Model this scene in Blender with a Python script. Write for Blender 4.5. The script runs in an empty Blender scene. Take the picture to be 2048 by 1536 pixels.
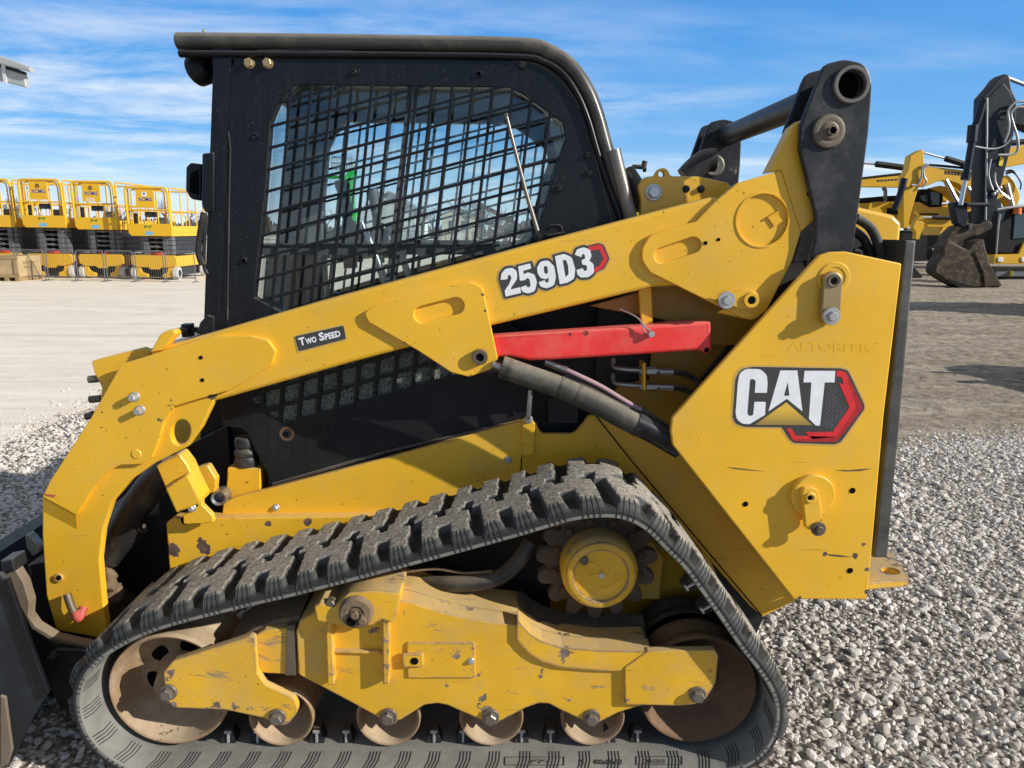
import bpy, bmesh, math, random
import numpy as np
from math import radians, sin, cos, pi, atan2, hypot
from mathutils import Vector, Matrix, Euler
from mathutils.geometry import tessellate_polygon

random.seed(7); rng = np.random.default_rng(7)
sc = bpy.context.scene
COL = sc.collection

# ------------------------------------------------------------------ camera
CAMLOC = Vector((0, -1.83, 1.54)); FPX = 1500.0
ROT = (Matrix.Rotation(radians(-1.1), 3, 'Z') @ Matrix.Rotation(radians(90 - 11.65), 3, 'X') @ Matrix.Rotation(radians(.65), 3, 'Z'))
cam = bpy.data.cameras.new("camera"); cam.sensor_width = 36; cam.lens = FPX / 2048 * 36
cam.clip_start = .05; cam.clip_end = 3000
co = bpy.data.objects.new("camera", cam); co.matrix_world = Matrix.Translation(CAMLOC) @ ROT.to_4x4()
COL.objects.link(co); sc.camera = co

def W(u, v, Y):
    """point of the survey photograph -> (X, Z) on the upright plane Y metres from the track's outer face"""
    d = ROT @ Vector(((u - 1024) / FPX, -(v - 768) / FPX, -1))
    t = (Y - CAMLOC.y) / d.y
    p = CAMLOC + d * t
    return (p.x, p.z)
def W3(u, v, Y):
    x, z = W(u, v, Y); return Vector((x, Y, z))
def G(u, v, Z=0.0):
    d = ROT @ Vector(((u - 1024) / FPX, -(v - 768) / FPX, -1))
    return CAMLOC + d * ((Z - CAMLOC.z) / d.z)

# ------------------------------------------------------------------ materials
def srgb(r, g, b):
    f = lambda c: (c / 255 / 12.92) if c <= 10 else ((c / 255 + .055) / 1.055) ** 2.4
    return (f(r), f(g), f(b))
class NT:
    def __init__(s, name):
        s.m = bpy.data.materials.new(name); s.m.use_nodes = True
        s.t = s.m.node_tree; s.t.nodes.clear()
        s.out = s.n('ShaderNodeOutputMaterial')
    def n(s, typ, **kw):
        nd = s.t.nodes.new(typ)
        for k, v in kw.items():
            if k.startswith('i_'): nd.inputs[k[2:].replace('_', ' ')].default_value = v
            else: setattr(nd, k, v)
        return nd
    def l(s, a, b): s.t.links.new(a, b)
    def val(s, x, sock):
        if isinstance(x, bpy.types.NodeSocket): s.l(x, sock)
        elif x is not None: sock.default_value = x
    def math(s, op, a, b=None, c=None, clamp=False):
        nd = s.n('ShaderNodeMath', operation=op, use_clamp=clamp)
        s.val(a, nd.inputs[0]); s.val(b, nd.inputs[1]); s.val(c, nd.inputs[2]); return nd.outputs[0]
    def mix(s, f, a, b):
        nd = s.n('ShaderNodeMix', data_type='RGBA')
        for x, sk in ((f, nd.inputs[0]), (a, nd.inputs[6]), (b, nd.inputs[7])):
            if isinstance(x, tuple) and len(x) == 3: x = (*x, 1)
            s.val(x, sk)
        return nd.outputs[2]
    def co(s, scale=(1, 1, 1), world=False):
        mp = s.n('ShaderNodeMapping'); mp.inputs['Scale'].default_value = scale
        if world:
            s.l(s.n('ShaderNodeNewGeometry').outputs['Position'], mp.inputs[0])
        else:
            s.l(s.n('ShaderNodeTexCoord').outputs['Object'], mp.inputs[0])
        return mp.outputs[0]
    def noise(s, v, scale, detail=4, rough=.6, dist=0):
        nd = s.n('ShaderNodeTexNoise'); nd.inputs['Scale'].default_value = scale
        nd.inputs['Detail'].default_value = detail; nd.inputs['Roughness'].default_value = rough
        nd.inputs['Distortion'].default_value = dist
        s.l(v, nd.inputs['Vector']); return nd.outputs[0]
    def ramp(s, f, a, b, va=0., vb=1.):
        nd = s.n('ShaderNodeMapRange', clamp=True); s.l(f, nd.inputs[0])
        nd.inputs[1].default_value = a; nd.inputs[2].default_value = b
        nd.inputs[3].default_value = va; nd.inputs[4].default_value = vb
        return nd.outputs[0]
    def bump(s, h, strength, dist=.01):
        nd = s.n('ShaderNodeBump'); nd.inputs['Strength'].default_value = strength
        nd.inputs['Distance'].default_value = dist; s.l(h, nd.inputs['Height']); return nd.outputs[0]
    def bsdf(s, col, rough, metal=0., normal=None, spec=.5, coat=0.):
        b = s.n('ShaderNodeBsdfPrincipled')
        if isinstance(col, tuple) and len(col) == 3: col = (*col, 1)
        s.val(col, b.inputs['Base Color']); s.val(rough, b.inputs['Roughness']); s.val(metal, b.inputs['Metallic'])
        b.inputs['Specular IOR Level'].default_value = spec
        b.inputs['Coat Weight'].default_value = coat
        if normal is not None: s.l(normal, b.inputs['Normal'])
        s.l(b.outputs[0], s.out.inputs[0]); return b

DUST = (.36, .29, .20)
def grime(name, base, rough=.45, metal=0., var=.12, dust=.15, updust=.35, chips=0., spots=(), chipcol=(.075, .045, .035),
          scratch=0., streak=0., edge=0., bump=.0, spec=.5, dustcol=DUST, coat=0., specks=0., dots=0., smear=0.):
    k = NT(name); v = k.co(world=True)
    n1 = k.noise(v, 3.1, 5)
    c = k.mix(k.ramp(n1, .3, .7), tuple(x * (1 - var) for x in base), tuple(min(1, x * (1 + var * .6)) for x in base))
    rg = k.ramp(n1, .3, .7, rough - .06, rough + .08)
    if streak:
        sv = k.co((55, 55, 1.6), world=True); sn = k.noise(sv, 1, 4, .7)
        big = k.noise(v, 4, 2)
        c = k.mix(k.math('MULTIPLY', k.ramp(sn, .5, .78, 0, streak), k.ramp(big, .35, .65, .25, 1)), c, dustcol)
    if dust:
        n2 = k.noise(v, 7.3, 8, .7)
        c = k.mix(k.ramp(n2, .48, .75, 0, dust), c, dustcol)
    if updust:
        g = k.n('ShaderNodeNewGeometry'); sx = k.n('ShaderNodeSeparateXYZ'); k.l(g.outputs['Normal'], sx.inputs[0])
        n3 = k.noise(v, 26, 6, .7)
        c = k.mix(k.math('MULTIPLY', k.ramp(sx.outputs[2], .25, .95, 0, updust), k.ramp(n3, .25, .6, .45, 1)), c, dustcol)
    if specks:
        ns = k.noise(v, 210, 2, .5)
        c = k.mix(k.ramp(ns, .68, .74, 0, specks), c, (.5, .47, .42))
    if dots:
        nd_ = k.noise(v, 75, 2, .5); rg_ = k.noise(v, 4, 3)
        c = k.mix(k.math('MULTIPLY', k.ramp(nd_, .715, .735), k.ramp(rg_, .42, .55, 0, dots)), c, (.10, .055, .02))
    if scratch:
        acc = None
        for rot in (.25, -.5, 1.3):
            mp = k.n('ShaderNodeMapping'); mp.inputs['Rotation'].default_value = (0, rot, 0); mp.inputs['Scale'].default_value = (2.2, 8, 130)
            k.l(v, mp.inputs[0]); s1 = k.noise(mp.outputs[0], 1, 3, .55)
            m = k.ramp(s1, .70, .735)
            acc = m if acc is None else k.math('MAXIMUM', acc, m)
        reg = k.noise(v, 5, 3); acc = k.math('MULTIPLY', acc, k.ramp(reg, .45, .6, 0, scratch))
        c = k.mix(acc, c, (.10, .065, .03))
    if smear:
        mp = k.n('ShaderNodeMapping'); mp.inputs['Scale'].default_value = (4.5, 8, 15); mp.inputs['Rotation'].default_value = (0, .12, 0); k.l(v, mp.inputs[0])
        s2 = k.noise(mp.outputs[0], 1.3, 10, .72, .3)
        c = k.mix(k.ramp(s2, .60, .63, 0, smear), c, k.mix(k.ramp(k.noise(v, 30, 4), .4, .6), (.19, .145, .11), (.30, .235, .17)))
    n4 = None
    if chips or spots or edge:
        n4 = k.noise(v, 17, 9, .62)
        msk = n4
        if chips:
            rg2 = k.noise(v, 2.6, 3); msk = k.math('ADD', msk, k.ramp(rg2, .36, .62, -.05, chips))
        else:
            msk = k.math('ADD', msk, -.1)
        for (x, y, z, r) in spots:
            d = k.n('ShaderNodeVectorMath', operation='DISTANCE'); k.l(v, d.inputs[0]); d.inputs[1].default_value = (x, y, z)
            msk = k.math('ADD', msk, k.ramp(d.outputs['Value'], r * .3, r * 1.1, .36, 0))
        if edge:
            bv = k.n('ShaderNodeBevel', samples=4); bv.inputs['Radius'].default_value = .011
            g2 = k.n('ShaderNodeNewGeometry'); dt = k.n('ShaderNodeVectorMath', operation='DOT_PRODUCT')
            k.l(bv.outputs[0], dt.inputs[0]); k.l(g2.outputs['Normal'], dt.inputs[1])
            msk = k.math('ADD', msk, k.ramp(dt.outputs['Value'], .985, .88, 0, edge))
        cm = k.ramp(msk, .69, .705)
        cc = k.mix(k.ramp(k.noise(v, 40, 4), .35, .65), chipcol, tuple(x * 2.2 + .02 for x in chipcol))
        c = k.mix(cm, c, cc); rg = k.math('MAXIMUM', rg, k.math('MULTIPLY', cm, .85))
    nrm = None
    if bump:
        nrm = k.bump(k.noise(v, 60, 6, .7), bump, .004)
    k.bsdf(c, rg, metal, nrm, spec, coat)
    return k.m

YEL = (.88, .492, .027)
M = {}
def wp(u, v, Y, r): p = W3(u, v, Y); return (p.x, p.y, p.z, r)
M['yellow'] = grime('loader_yellow_paint', YEL, .34, dust=.2, streak=.10, dots=.8, updust=.4, specks=.0, coat=.15, scratch=.5, var=.07, dustcol=(.58, .44, .20))
M['yellow_arm'] = grime('arm_yellow_paint', YEL, .38, bump=.05, dust=.30, streak=.16, dots=.85, updust=.35, coat=.05, var=.10, scratch=.4, dustcol=(.58, .44, .20),
    spots=[wp(340, 806, .29, .035), wp(425, 790, .30, .03), wp(320, 840, .29, .022), wp(807, 690, .289, .022), wp(965, 590, .289, .014), wp(970, 622, .289, .011), wp(316, 862, .29, .016)])
M['yellow_tower'] = grime('tower_yellow_paint', YEL, .38, bump=.05, dust=.32, streak=.16, dots=.85, updust=.35, coat=.05, var=.10, scratch=.9, dustcol=(.58, .44, .20),
    spots=[wp(1710, 1110, .24, .02), wp(1728, 1090, .24, .018), wp(1735, 1140, .24, .018), wp(1650, 1108, .24, .014), wp(1600, 1196, .24, .014), wp(1733, 1185, .24, .014)])
M['yellow_worn'] = grime('worn_yellow_paint', tuple(x * .93 for x in YEL), .5, dust=.6, updust=.95, chips=.165, scratch=1., edge=.27, var=.16, dots=.9, smear=.7, chipcol=(.125, .09, .07), dustcol=(.50, .37, .19), bump=.06)
M['yellow_chassis'] = grime('chassis_yellow_paint', YEL, .4, dust=.32, updust=.6, chips=.03, scratch=.9, edge=.12, dots=.8, smear=.0, var=.1, dustcol=(.5, .38, .2),
    spots=[wp(385, 1030, .43, .03), wp(405, 1095, .43, .045), wp(345, 1100, .43, .03), wp(615, 1043, .43, .02), wp(535, 1045, .43, .02), wp(370, 1140, .43, .02)])
M['black'] = grime('cab_black_paint', (.0055, .0065, .0095), .36, dust=.02, updust=.35, streak=.055, specks=.16, spec=.35, var=.25, dustcol=(.20, .20, .21))
M['black_dusty'] = grime('dusty_black_paint', (.008, .0085, .010), .5, spec=.3, dust=.05, updust=.45, streak=.045, specks=.16, chips=-.01, chipcol=(.10, .08, .05), dustcol=(.28, .25, .21), scratch=.3)
M['black_link'] = grime('link_black_paint', (.016, .018, .022), .42, spec=.35, dust=.22, updust=.4, specks=.3, scratch=.5, dustcol=(.30, .29, .27), chips=.07, chipcol=(.085, .082, .08))
M['dark'] = grime('dark_machinery', (.008, .008, .009), .6, dust=.10, updust=.3)
M['roof'] = grime('roof_molding_black', (.055, .052, .046), .34, dust=.5, updust=.9, dustcol=(.27, .24, .195), specks=.1)
M['bucket'] = grime('bucket_dark_steel', (.010, .014, .018), .45, dust=.2, updust=.5, chips=.02, chipcol=(.10, .085, .065), scratch=.6, edge=.05, dustcol=(.19, .21, .21), bump=.1)
M['bucket_tan'] = grime('worn_tan_steel', (.19, .145, .10), .6, dust=.4, updust=.5, chips=.06, chipcol=(.05, .04, .03), bump=.15)
M['yellow_dim'] = grime('shaded_yellow_paint', tuple(c * .42 for c in YEL), .5, dust=.3, updust=.4)  # yellow darkened: the shade under the arm is put into the colour
M['steel'] = grime('bare_steel', (.42, .42, .42), .38, metal=.85, dust=.25, updust=.3)
M['zinc'] = grime('zinc_plated_steel', (.62, .63, .64), .34, metal=.7, dust=.2, updust=.1)
M['brown_steel'] = grime('oxidised_steel', (.14, .115, .085), .5, metal=.4, dust=.4, updust=.4, bump=.2)
M['bronze'] = grime('yellow_zinc_bolt', (.42, .31, .16), .42, metal=.5, dust=.4, updust=.2)
M['sleeve'] = grime('weathered_steel_sleeve', (.22, .20, .175), .38, metal=.6, dust=.5, updust=.3)
M['chrome'] = NT('chrome_rod'); M['chrome'].bsdf((.5, .51, .53), .38, 1.); M['chrome'] = M['chrome'].m
M['rust'] = grime('rusty_casting', (.085, .045, .026), .75, dust=.5, updust=.7, bump=.4, var=.35, dustcol=(.30, .17, .08))
M['wheel'] = grime('dusty_wheel_steel', (.30, .19, .10), .72, dust=.55, updust=.6, bump=.3, var=.35, dustcol=(.66, .53, .37), chips=.06, chipcol=(.09, .055, .03))
M['sprocket'] = grime('worn_sprocket_steel', (.065, .045, .03), .65, dust=.35, updust=.7, bump=.4, var=.35, dustcol=(.30, .23, .16))
M['door_edge'] = grime('rear_door_grey_black', (.045, .05, .05), .5, dust=.35, updust=.5, specks=.4, dustcol=(.22, .22, .21), scratch=.5)
M['mud'] = grime('caked_mud', (.20, .135, .075), .95, dust=.7, bump=.9, var=.4, dustcol=(.38, .29, .19))
M['dirt_dark'] = grime('dark_dirt', (.030, .026, .021), .95, dust=.4, updust=.2, bump=.9, var=.4)
M['red'] = grime('red_brace_paint', (.93, .045, .04), .42, chips=.02, chipcol=(.16, .02, .015), scratch=.5, dust=.3, updust=.45, spots=[wp(1140, 668, .3, .012), wp(1172, 666, .3, .01)], dustcol=(.75, .36, .30), coat=.1)
M['redmark'] = grime('red_paint_mark', (.55, .09, .07), .6, dust=.3)
M['hose'] = grime('black_rubber_hose', (.018, .018, .019), .5, dust=.3, updust=.5)
M['hose_sleeve'] = grime('dusty_hose_sleeve', (.042, .04, .034), .7, dust=.5, updust=.85, bump=.5, dustcol=(.30, .27, .20))
M['pink'] = grime('faded_pink_hose', (.42, .26, .30), .6, dust=.2)
M['hole'] = NT('deep_hole'); M['hole'].bsdf((.004, .004, .004), .9, spec=.1); M['hole'] = M['hole'].m  # near-black discs stand in for the shade inside holes and recesses
M['ring_hex'] = NT('decal_hexagon_grey'); M['ring_hex'].bsdf((.16, .15, .19), .4); M['ring_hex'] = M['ring_hex'].m
def flat(name, c, rough=.4, metal=0., var=.06):
    k = NT(name); n = k.noise(k.co(world=True), 30, 5)
    k.bsdf(k.mix(k.ramp(n, .3, .7), tuple(x * (1 - var) for x in c), tuple(x * (1 + var) for x in c)), rough, metal); return k.m
M['decal_black'] = flat('decal_charcoal', (.055, .055, .052), .42, var=.15)
M['decal_white'] = flat('decal_white', (.86, .87, .90), .35)
M['decal_red'] = flat('decal_red', (.74, .035, .04), .35, var=.15)
M['decal_darkred'] = flat('decal_dark_red', (.42, .03, .035), .35, var=.15)
M['decal_border'] = flat('decal_clear_border', (.62, .40, .12), .4)
k = NT('decal_gold_gradient'); g = k.n('ShaderNodeNewGeometry'); sx = k.n('ShaderNodeSeparateXYZ'); k.l(g.outputs['Position'], sx.inputs[0])
z0, z1 = W(1570, 850, .238)[1], W(1570, 804, .238)[1]
k.bsdf(k.mix(k.ramp(sx.outputs[2], z0, (z0 + z1) / 2 + .012), (.33, .22, .07), (.80, .50, .07)), .35); M['decal_gold'] = k.m

# rubber track
k = NT('track_rubber'); v = k.co(world=True)
at = k.n('ShaderNodeAttribute', attribute_name='tread')
n1 = k.noise(v, 9, 7, .7); n2 = k.noise(v, 55, 5, .7)
c = k.mix(k.ramp(n1, .3, .7), (.052, .053, .052), (.095, .095, .09))
top = k.math('MULTIPLY', k.ramp(at.outputs['Fac'], .75, 1., 0, 1), k.ramp(n2, .28, .62, .35, 1))
c = k.mix(top, c, k.mix(k.ramp(k.noise(v, 120, 3), .4, .62), (.52, .475, .40), (.25, .225, .185)))
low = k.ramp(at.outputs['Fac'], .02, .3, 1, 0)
c = k.mix(k.math('MULTIPLY', low, k.ramp(n1, .3, .7, .45, .85)), c, (.010, .012, .012))  # black shade of the gaps between lugs put into the colour
inn = k.ramp(at.outputs['Fac'], -.4, -.6)
c = k.mix(k.math('MULTIPLY', inn, k.ramp(n1, .3, .65, .55, 1)), c, (.26, .252, .225))
k.bsdf(c, .72, 0, k.bump(n2, .25, .004), .3); M['rubber'] = k.m
M['rubber_line'] = flat('moulded_rubber_line', (.028, .028, .026), .7)

# radiator foam behind the lower grille
k = NT('radiator_screen'); v = k.co(world=True)
nn = k.noise(v, 260, 3, .7); c = k.mix(k.ramp(nn, .40, .60), (.03, .038, .034), (.33, .37, .31))
k.bsdf(c, .8, 0, k.bump(nn, .9, .006)); M['screen'] = k.m

# window glass
def glass(name, tint, refl, rough=.01):
    k = NT(name); t = k.n('ShaderNodeBsdfTransparent'); t.inputs[0].default_value = (*tint, 1)
    g = k.n('ShaderNodeBsdfGlossy'); g.inputs['Roughness'].default_value = rough
    lw = k.n('ShaderNodeLayerWeight'); lw.inputs[0].default_value = .35
    f = k.math('MULTIPLY', k.ramp(lw.outputs['Fresnel'], 0, 1, .1, 1.), refl)
    d = k.n('ShaderNodeBsdfDiffuse'); d.inputs[0].default_value = (.42, .46, .45, 1)
    m0 = k.n('ShaderNodeMixShader'); nv = k.noise(k.co(world=True), 5, 6, .7)
    k.l(k.ramp(nv, .35, .75, .006, .03), m0.inputs[0]); k.l(t.outputs[0], m0.inputs[1]); k.l(d.outputs[0], m0.inputs[2])
    m = k.n('ShaderNodeMixShader'); k.l(f, m.inputs[0]); k.l(m0.outputs[0], m.inputs[1]); k.l(g.outputs[0], m.inputs[2])
    k.l(m.outputs[0], k.out.inputs[0]); return k.m
M['glass'] = glass('cab_window_glass', (.93, .975, .975), .45)
M['interior'] = grime('cab_interior_plastic', (.055, .07, .073), .55, dust=.2, updust=.25)
M['interior_grey'] = grime('cab_interior_grey', (.20, .235, .235), .6, dust=.2, updust=.2)

# ------------------------------------------------------------------ mesh builder
def area2(l): return sum(l[i][0] * l[(i + 1) % len(l)][1] - l[(i + 1) % len(l)][0] * l[i][1] for i in range(len(l))) / 2
def roundp(pts, n=6):
    """points (u, v) or (u, v, radius): round the corners"""
    out = []; L = len(pts)
    for i, p in enumerate(pts):
        r = p[2] if len(p) > 2 else 0
        P = Vector(p[:2])
        if r <= 0: out.append(tuple(P)); continue
        A = Vector(pts[i - 1][:2]) - P; B = Vector(pts[(i + 1) % L][:2]) - P
        la, lb = A.length, B.length; A.normalize(); B.normalize()
        ang = A.angle(B); 
        if ang < .02 or ang > pi - .02: out.append(tuple(P)); continue
        t = min(r / math.tan(ang / 2), la * .49, lb * .49); r2 = t * math.tan(ang / 2)
        C = P + (A + B).normalized() * (r2 / sin(ang / 2))
        a0 = P + A * t - C; a1 = P + B * t - C
        th0 = atan2(a0.y, a0.x); th1 = atan2(a1.y, a1.x); d = (th1 - th0 + pi) % (2 * pi) - pi
        m = max(2, int(n * abs(d) / 1.2) + 1)
        for j in range(m + 1):
            th = th0 + d * j / m; out.append((C.x + r2 * cos(th), C.y + r2 * sin(th)))
    return out
def dedupe(l, eps=1e-5):
    o = []
    for p in l:
        if not o or hypot(p[0] - o[-1][0], p[1] - o[-1][1]) > eps: o.append(p)
    if len(o) > 1 and hypot(o[0][0] - o[-1][0], o[0][1] - o[-1][1]) < eps: o.pop()
    return o
def inset(l, b):
    n = len(l); o = []
    for i in range(n):
        p0 = Vector(l[i - 1]); p = Vector(l[i]); p1 = Vector(l[(i + 1) % n])
        d0 = (p - p0).normalized(); d1 = (p1 - p).normalized()
        n0 = Vector((-d0.y, d0.x)); n1 = Vector((-d1.y, d1.x))
        m = n0 + n1
        if m.length < .2: m = n0
        else: m = m / max(.35, m.length_squared / 2)
        q = p + m * b; o.append((q.x, q.y))
    return o
def circ(cx, cy, r, n=32, ry=None, rot=0):
    ry = ry or r
    return [(cx + r * cos(2 * pi * i / n) * cos(rot) - ry * sin(2 * pi * i / n) * sin(rot), cy + r * cos(2 * pi * i / n) * sin(rot) + ry * sin(2 * pi * i / n) * cos(rot)) for i in range(n)]
def slot(x0, y0, x1, y1, r, n=10):
    a = atan2(y1 - y0, x1 - x0)
    return [(x1 + r * cos(a - pi / 2 + pi * i / n), y1 + r * sin(a - pi / 2 + pi * i / n)) for i in range(n + 1)] + \
           [(x0 + r * cos(a + pi / 2 + pi * i / n), y0 + r * sin(a + pi / 2 + pi * i / n)) for i in range(n + 1)]

OFF = {}
class MB:
    def __init__(s): s.v = []; s.f = []; s.sm = []; s.mi = []
    def add(s, verts, faces, smooth=False, mi=0):
        o = len(s.v); s.v += [tuple(p) for p in verts]
        for i, f in enumerate(faces):
            s.f.append([o + a for a in f]); s.sm.append(smooth[i] if isinstance(smooth, list) else smooth); s.mi.append(mi)
        return s
    def prism(s, outer, y0, th, holes=(), bev=0., steps=1, mi=0, back=True):
        """flat outline in X, Z; front face at y0, th deep, front edge rounded by bev"""
        loops = []
        o = dedupe(list(outer)); 
        if area2(o) < 0: o.reverse()
        loops.append(o)
        for h in holes:
            h = dedupe(list(h))
            if area2(h) > 0: h.reverse()
            loops.append(h)
        if bev <= 0: steps = 0
        V = []; F = []; S = []
        first = []
        for l in loops:
            n = len(l); rings = []
            for j in range(steps + 1):
                t = (pi / 2) * j / max(1, steps) if bev > 0 else pi / 2
                if bev > 0: q = inset(l, bev * (1 - sin(t))); y = y0 + bev * (1 - cos(t))
                else: q = l; y = y0
                rings.append(len(V)); V += [(a, y, c) for a, c in q]
            rings.append(len(V)); V += [(a, y0 + th, c) for a, c in l]
            first.append((rings[0], rings[-1], n))
            for a, b in zip(rings, rings[1:]):
                for i in range(n):
                    F.append([a + i, b + i, b + (i + 1) % n, a + (i + 1) % n]); S.append(True)
        def cap(which, flip):
            polys = []; idx = []
            for (r0, r1, n) in first:
                st = r0 if which == 0 else r1
                polys.append([Vector((V[st + i][0], V[st + i][2], 0)) for i in range(n)]); idx += [st + i for i in range(n)]
            for t in tessellate_polygon(polys):
                a, b, c = (idx[i] for i in t)
                ar = (V[b][0] - V[a][0]) * (V[c][2] - V[a][2]) - (V[c][0] - V[a][0]) * (V[b][2] - V[a][2])
                if abs(ar) < 1e-12: continue
                if (ar < 0) != flip: b, c = c, b
                F.append([a, b, c]); S.append(False)
        cap(0, False)
        if back: cap(1, True)
        s.add(V, F, S, mi); return s
    def lathe(s, prof, cx, cz, seg=40, mi=0, axis='Y', c3=0.):
        V = []; F = []; m = len(prof)
        for i in range(seg):
            a = 2 * pi * i / seg
            for (r, h) in prof:
                p, q = r * cos(a), r * sin(a)
                V.append((cx + p, h, cz + q) if axis == 'Y' else ((cx + p, cz + q, h) if axis == 'Z' else (h, cx + p, cz + q)))
        for i in range(seg):
            for j in range(m - 1):
                a = i * m + j; b = ((i + 1) % seg) * m + j
                F.append([a, a + 1, b + 1, b])
        s.add(V, F, True, mi); return s
    def tube(s, path, r, seg=12, caps=True, mi=0, ell=1.):
        P = [Vector(p) for p in path]; n = len(P); R = list(r) if hasattr(r, '__len__') else [r] * n
        V = []; F = []; nx = None
        for i in range(n):
            t = ((P[min(i + 1, n - 1)] - P[i]).normalized() + (P[i] - P[max(i - 1, 0)]).normalized())
            t = t.normalized() if t.length > 1e-6 else Vector((0, 0, 1))
            if nx is None:
                nx = t.cross(Vector((0, 1, 0)))
                if nx.length < .1: nx = t.cross(Vector((1, 0, 0)))
                nx.normalize()
            nx = (nx - t * nx.dot(t)).normalized(); by = t.cross(nx)
            for j in range(seg):
                a = 2 * pi * j / seg; V.append(P[i] + nx * (R[i] * cos(a)) + by * (R[i] * ell * sin(a)))
        for i in range(n - 1):
            for j in range(seg):
                F.append([i * seg + j, i * seg + (j + 1) % seg, (i + 1) * seg + (j + 1) % seg, (i + 1) * seg + j])
        sm = [True] * len(F)
        if caps: F += [list(range(seg))[::-1], [(n - 1) * seg + j for j in range(seg)]]; sm += [False, False]
        s.add(V, F, sm, mi); return s
    def box(s, c, d, rot=None, mi=0):
        c = Vector(c); V = []
        for x in (-.5, .5):
            for y in (-.5, .5):
                for z in (-.5, .5):
                    p = Vector((x * d[0], y * d[1], z * d[2]))
                    if rot is not None: p = rot @ p
                    V.append(c + p)
        s.add(V, [[0, 1, 3, 2], [4, 6, 7, 5], [0, 4, 5, 1], [2, 3, 7, 6], [0, 2, 6, 4], [1, 5, 7, 3]], False, mi); return s
    def bar(s, a, b, w, d, up=(0, 1, 0), mi=0):
        """rectangular bar from a to b, w wide, d thick along up"""
        a = Vector(a); b = Vector(b); t = (b - a); L = t.length; t.normalize(); u = Vector(up); u = (u - t * u.dot(t)).normalized(); w_ = t.cross(u)
        rot = Matrix((t, w_, u)).transposed()
        return s.box((a + b) / 2, (L, w, d), rot, mi)
    def mesh(s, name, mats, sharp=38, off=None, bevel=0., recalc=True):
        me = bpy.data.meshes.new(name)
        me.from_pydata(s.v, [], s.f)
        me.polygons.foreach_set('use_smooth', s.sm); me.polygons.foreach_set('material_index', s.mi)
        if recalc or bevel:
            bm = bmesh.new(); bm.from_mesh(me)
            if bevel:
                ed = [e for e in bm.edges if len(e.link_faces) == 2 and e.calc_face_angle(0) > .6]
                bmesh.ops.bevel(bm, geom=ed, offset=bevel, segments=2, affect='EDGES', clamp_overlap=True)
            bmesh.ops.recalc_face_normals(bm, faces=bm.faces); bm.to_mesh(me); bm.free()
        for m in (mats if isinstance(mats, (list, tuple)) else [mats]): me.materials.append(M[m] if isinstance(m, str) else m)
        if off is not None: me.transform(Matrix.Translation(-off))
        fl_ = np.zeros(len(me.polygons), bool); me.polygons.foreach_get('use_smooth', fl_)
        me.set_sharp_from_angle(angle=radians(sharp)); me.polygons.foreach_set('use_smooth', fl_)
        return me
    def build(s, name, mats, parent=None, **kw):
        off = OFF.get(parent.name) if parent else None
        me = s.mesh(name, mats, off=off, **kw)
        o = bpy.data.objects.new(name, me); COL.objects.link(o)
        if parent:
            o.parent = parent
            if off is not None: OFF[o.name] = off
        return o
def thing(name, label, cat, loc=(0, 0, 0), group=None, local=False):
    o = bpy.data.objects.new(name, None); COL.objects.link(o); o.location = loc; o.empty_display_size = .2
    o['label'] = label; o['category'] = cat
    if group: o['group'] = group
    if not local: OFF[o.name] = Vector(loc)
    return o
def tag(o, label, cat, group=None):
    o['label'] = label; o['category'] = cat
    if group: o['group'] = group
    return o
def structure(o): o['kind'] = 'structure'; return o
def kids(o): return [c for c in bpy.data.objects if c.parent == o]
def dup(root, loc, rz=0., label=None, scale=None):
    def rec(o, par):
        c = o.copy(); COL.objects.link(c)
        if par: c.parent = par
        for ch in [x for x in KID.get(o.name, [])]: rec(ch, c)
        return c
    KID = {}
    for o in bpy.data.objects:
        if o.parent: KID.setdefault(o.parent.name, []).append(o)
    r = rec(root, None); r.location = loc; r.rotation_euler = (0, 0, rz)
    if scale: r.scale = (scale,) * 3
    if label: r['label'] = label
    return r
def px(pts, Y): return [W(p[0], p[1], Y) for p in pts]
def pl(name, pts, Y, th, mat, parent, holes=(), bev=.0025, steps=1, n=6):
    return MB().prism(px(roundp(pts, n), Y), Y, th, [px(h, Y) for h in holes], bev, steps).build(name, mat, parent)
def path(pts, n=8):
    """smooth curve through 3D points"""
    P = [Vector(p) for p in pts]; o = []
    for i in range(len(P) - 1):
        a = P[max(i - 1, 0)]; b = P[i]; c = P[i + 1]; d = P[min(i + 2, len(P) - 1)]
        for j in range(n):
            t = j / n
            o.append(.5 * ((2 * b) + (c - a) * t + (2 * a - 5 * b + 4 * c - d) * t * t + (3 * b - a - 3 * c + d) * t ** 3))
    o.append(P[-1]); return o
def ptube(pts, r, n=6, seg=12, mb=None, **kw):
    """pts: (u, v, Y)"""
    return (mb or MB()).tube(path([W3(*p) for p in pts], n), r, seg, **kw)
def hexbolt(mb, x, z, y, r, h=None, washer=1.45, wt=.3, socket=False, mi=0, rot=None):
    """bolt whose seat is at y and whose head points at -Y"""
    h = h or r * .9; t = r * wt
    if washer: mb.lathe([(0, y - t), (r * washer * .93, y - t), (r * washer, y - t * .6), (r * washer, y)], x, z, 24, mi)
    else: t = 0
    rot = random.random() if rot is None else rot
    pts = [(x + r * cos(rot + i * pi / 3), z + r * sin(rot + i * pi / 3)) for i in range(6)]
    mb.prism(pts, y - t - h, h, [circ(x, z, r * .55, 6)] if socket else (), r * .15, 1, mi)
    if socket: mb.lathe([(0, y - t - h * .3), (r * .58, y - t - h * .3)], x, z, 8, mi)
    return mb
def bolt_px(name, u, v, Y, rpx, mat, parent, **kw):
    x, z = W(u, v, Y); r = (W(u + rpx, v, Y)[0] - x); mb = MB(); hexbolt(mb, x, z, Y, r, **kw); return mb.build(name, mat, parent)
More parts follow.
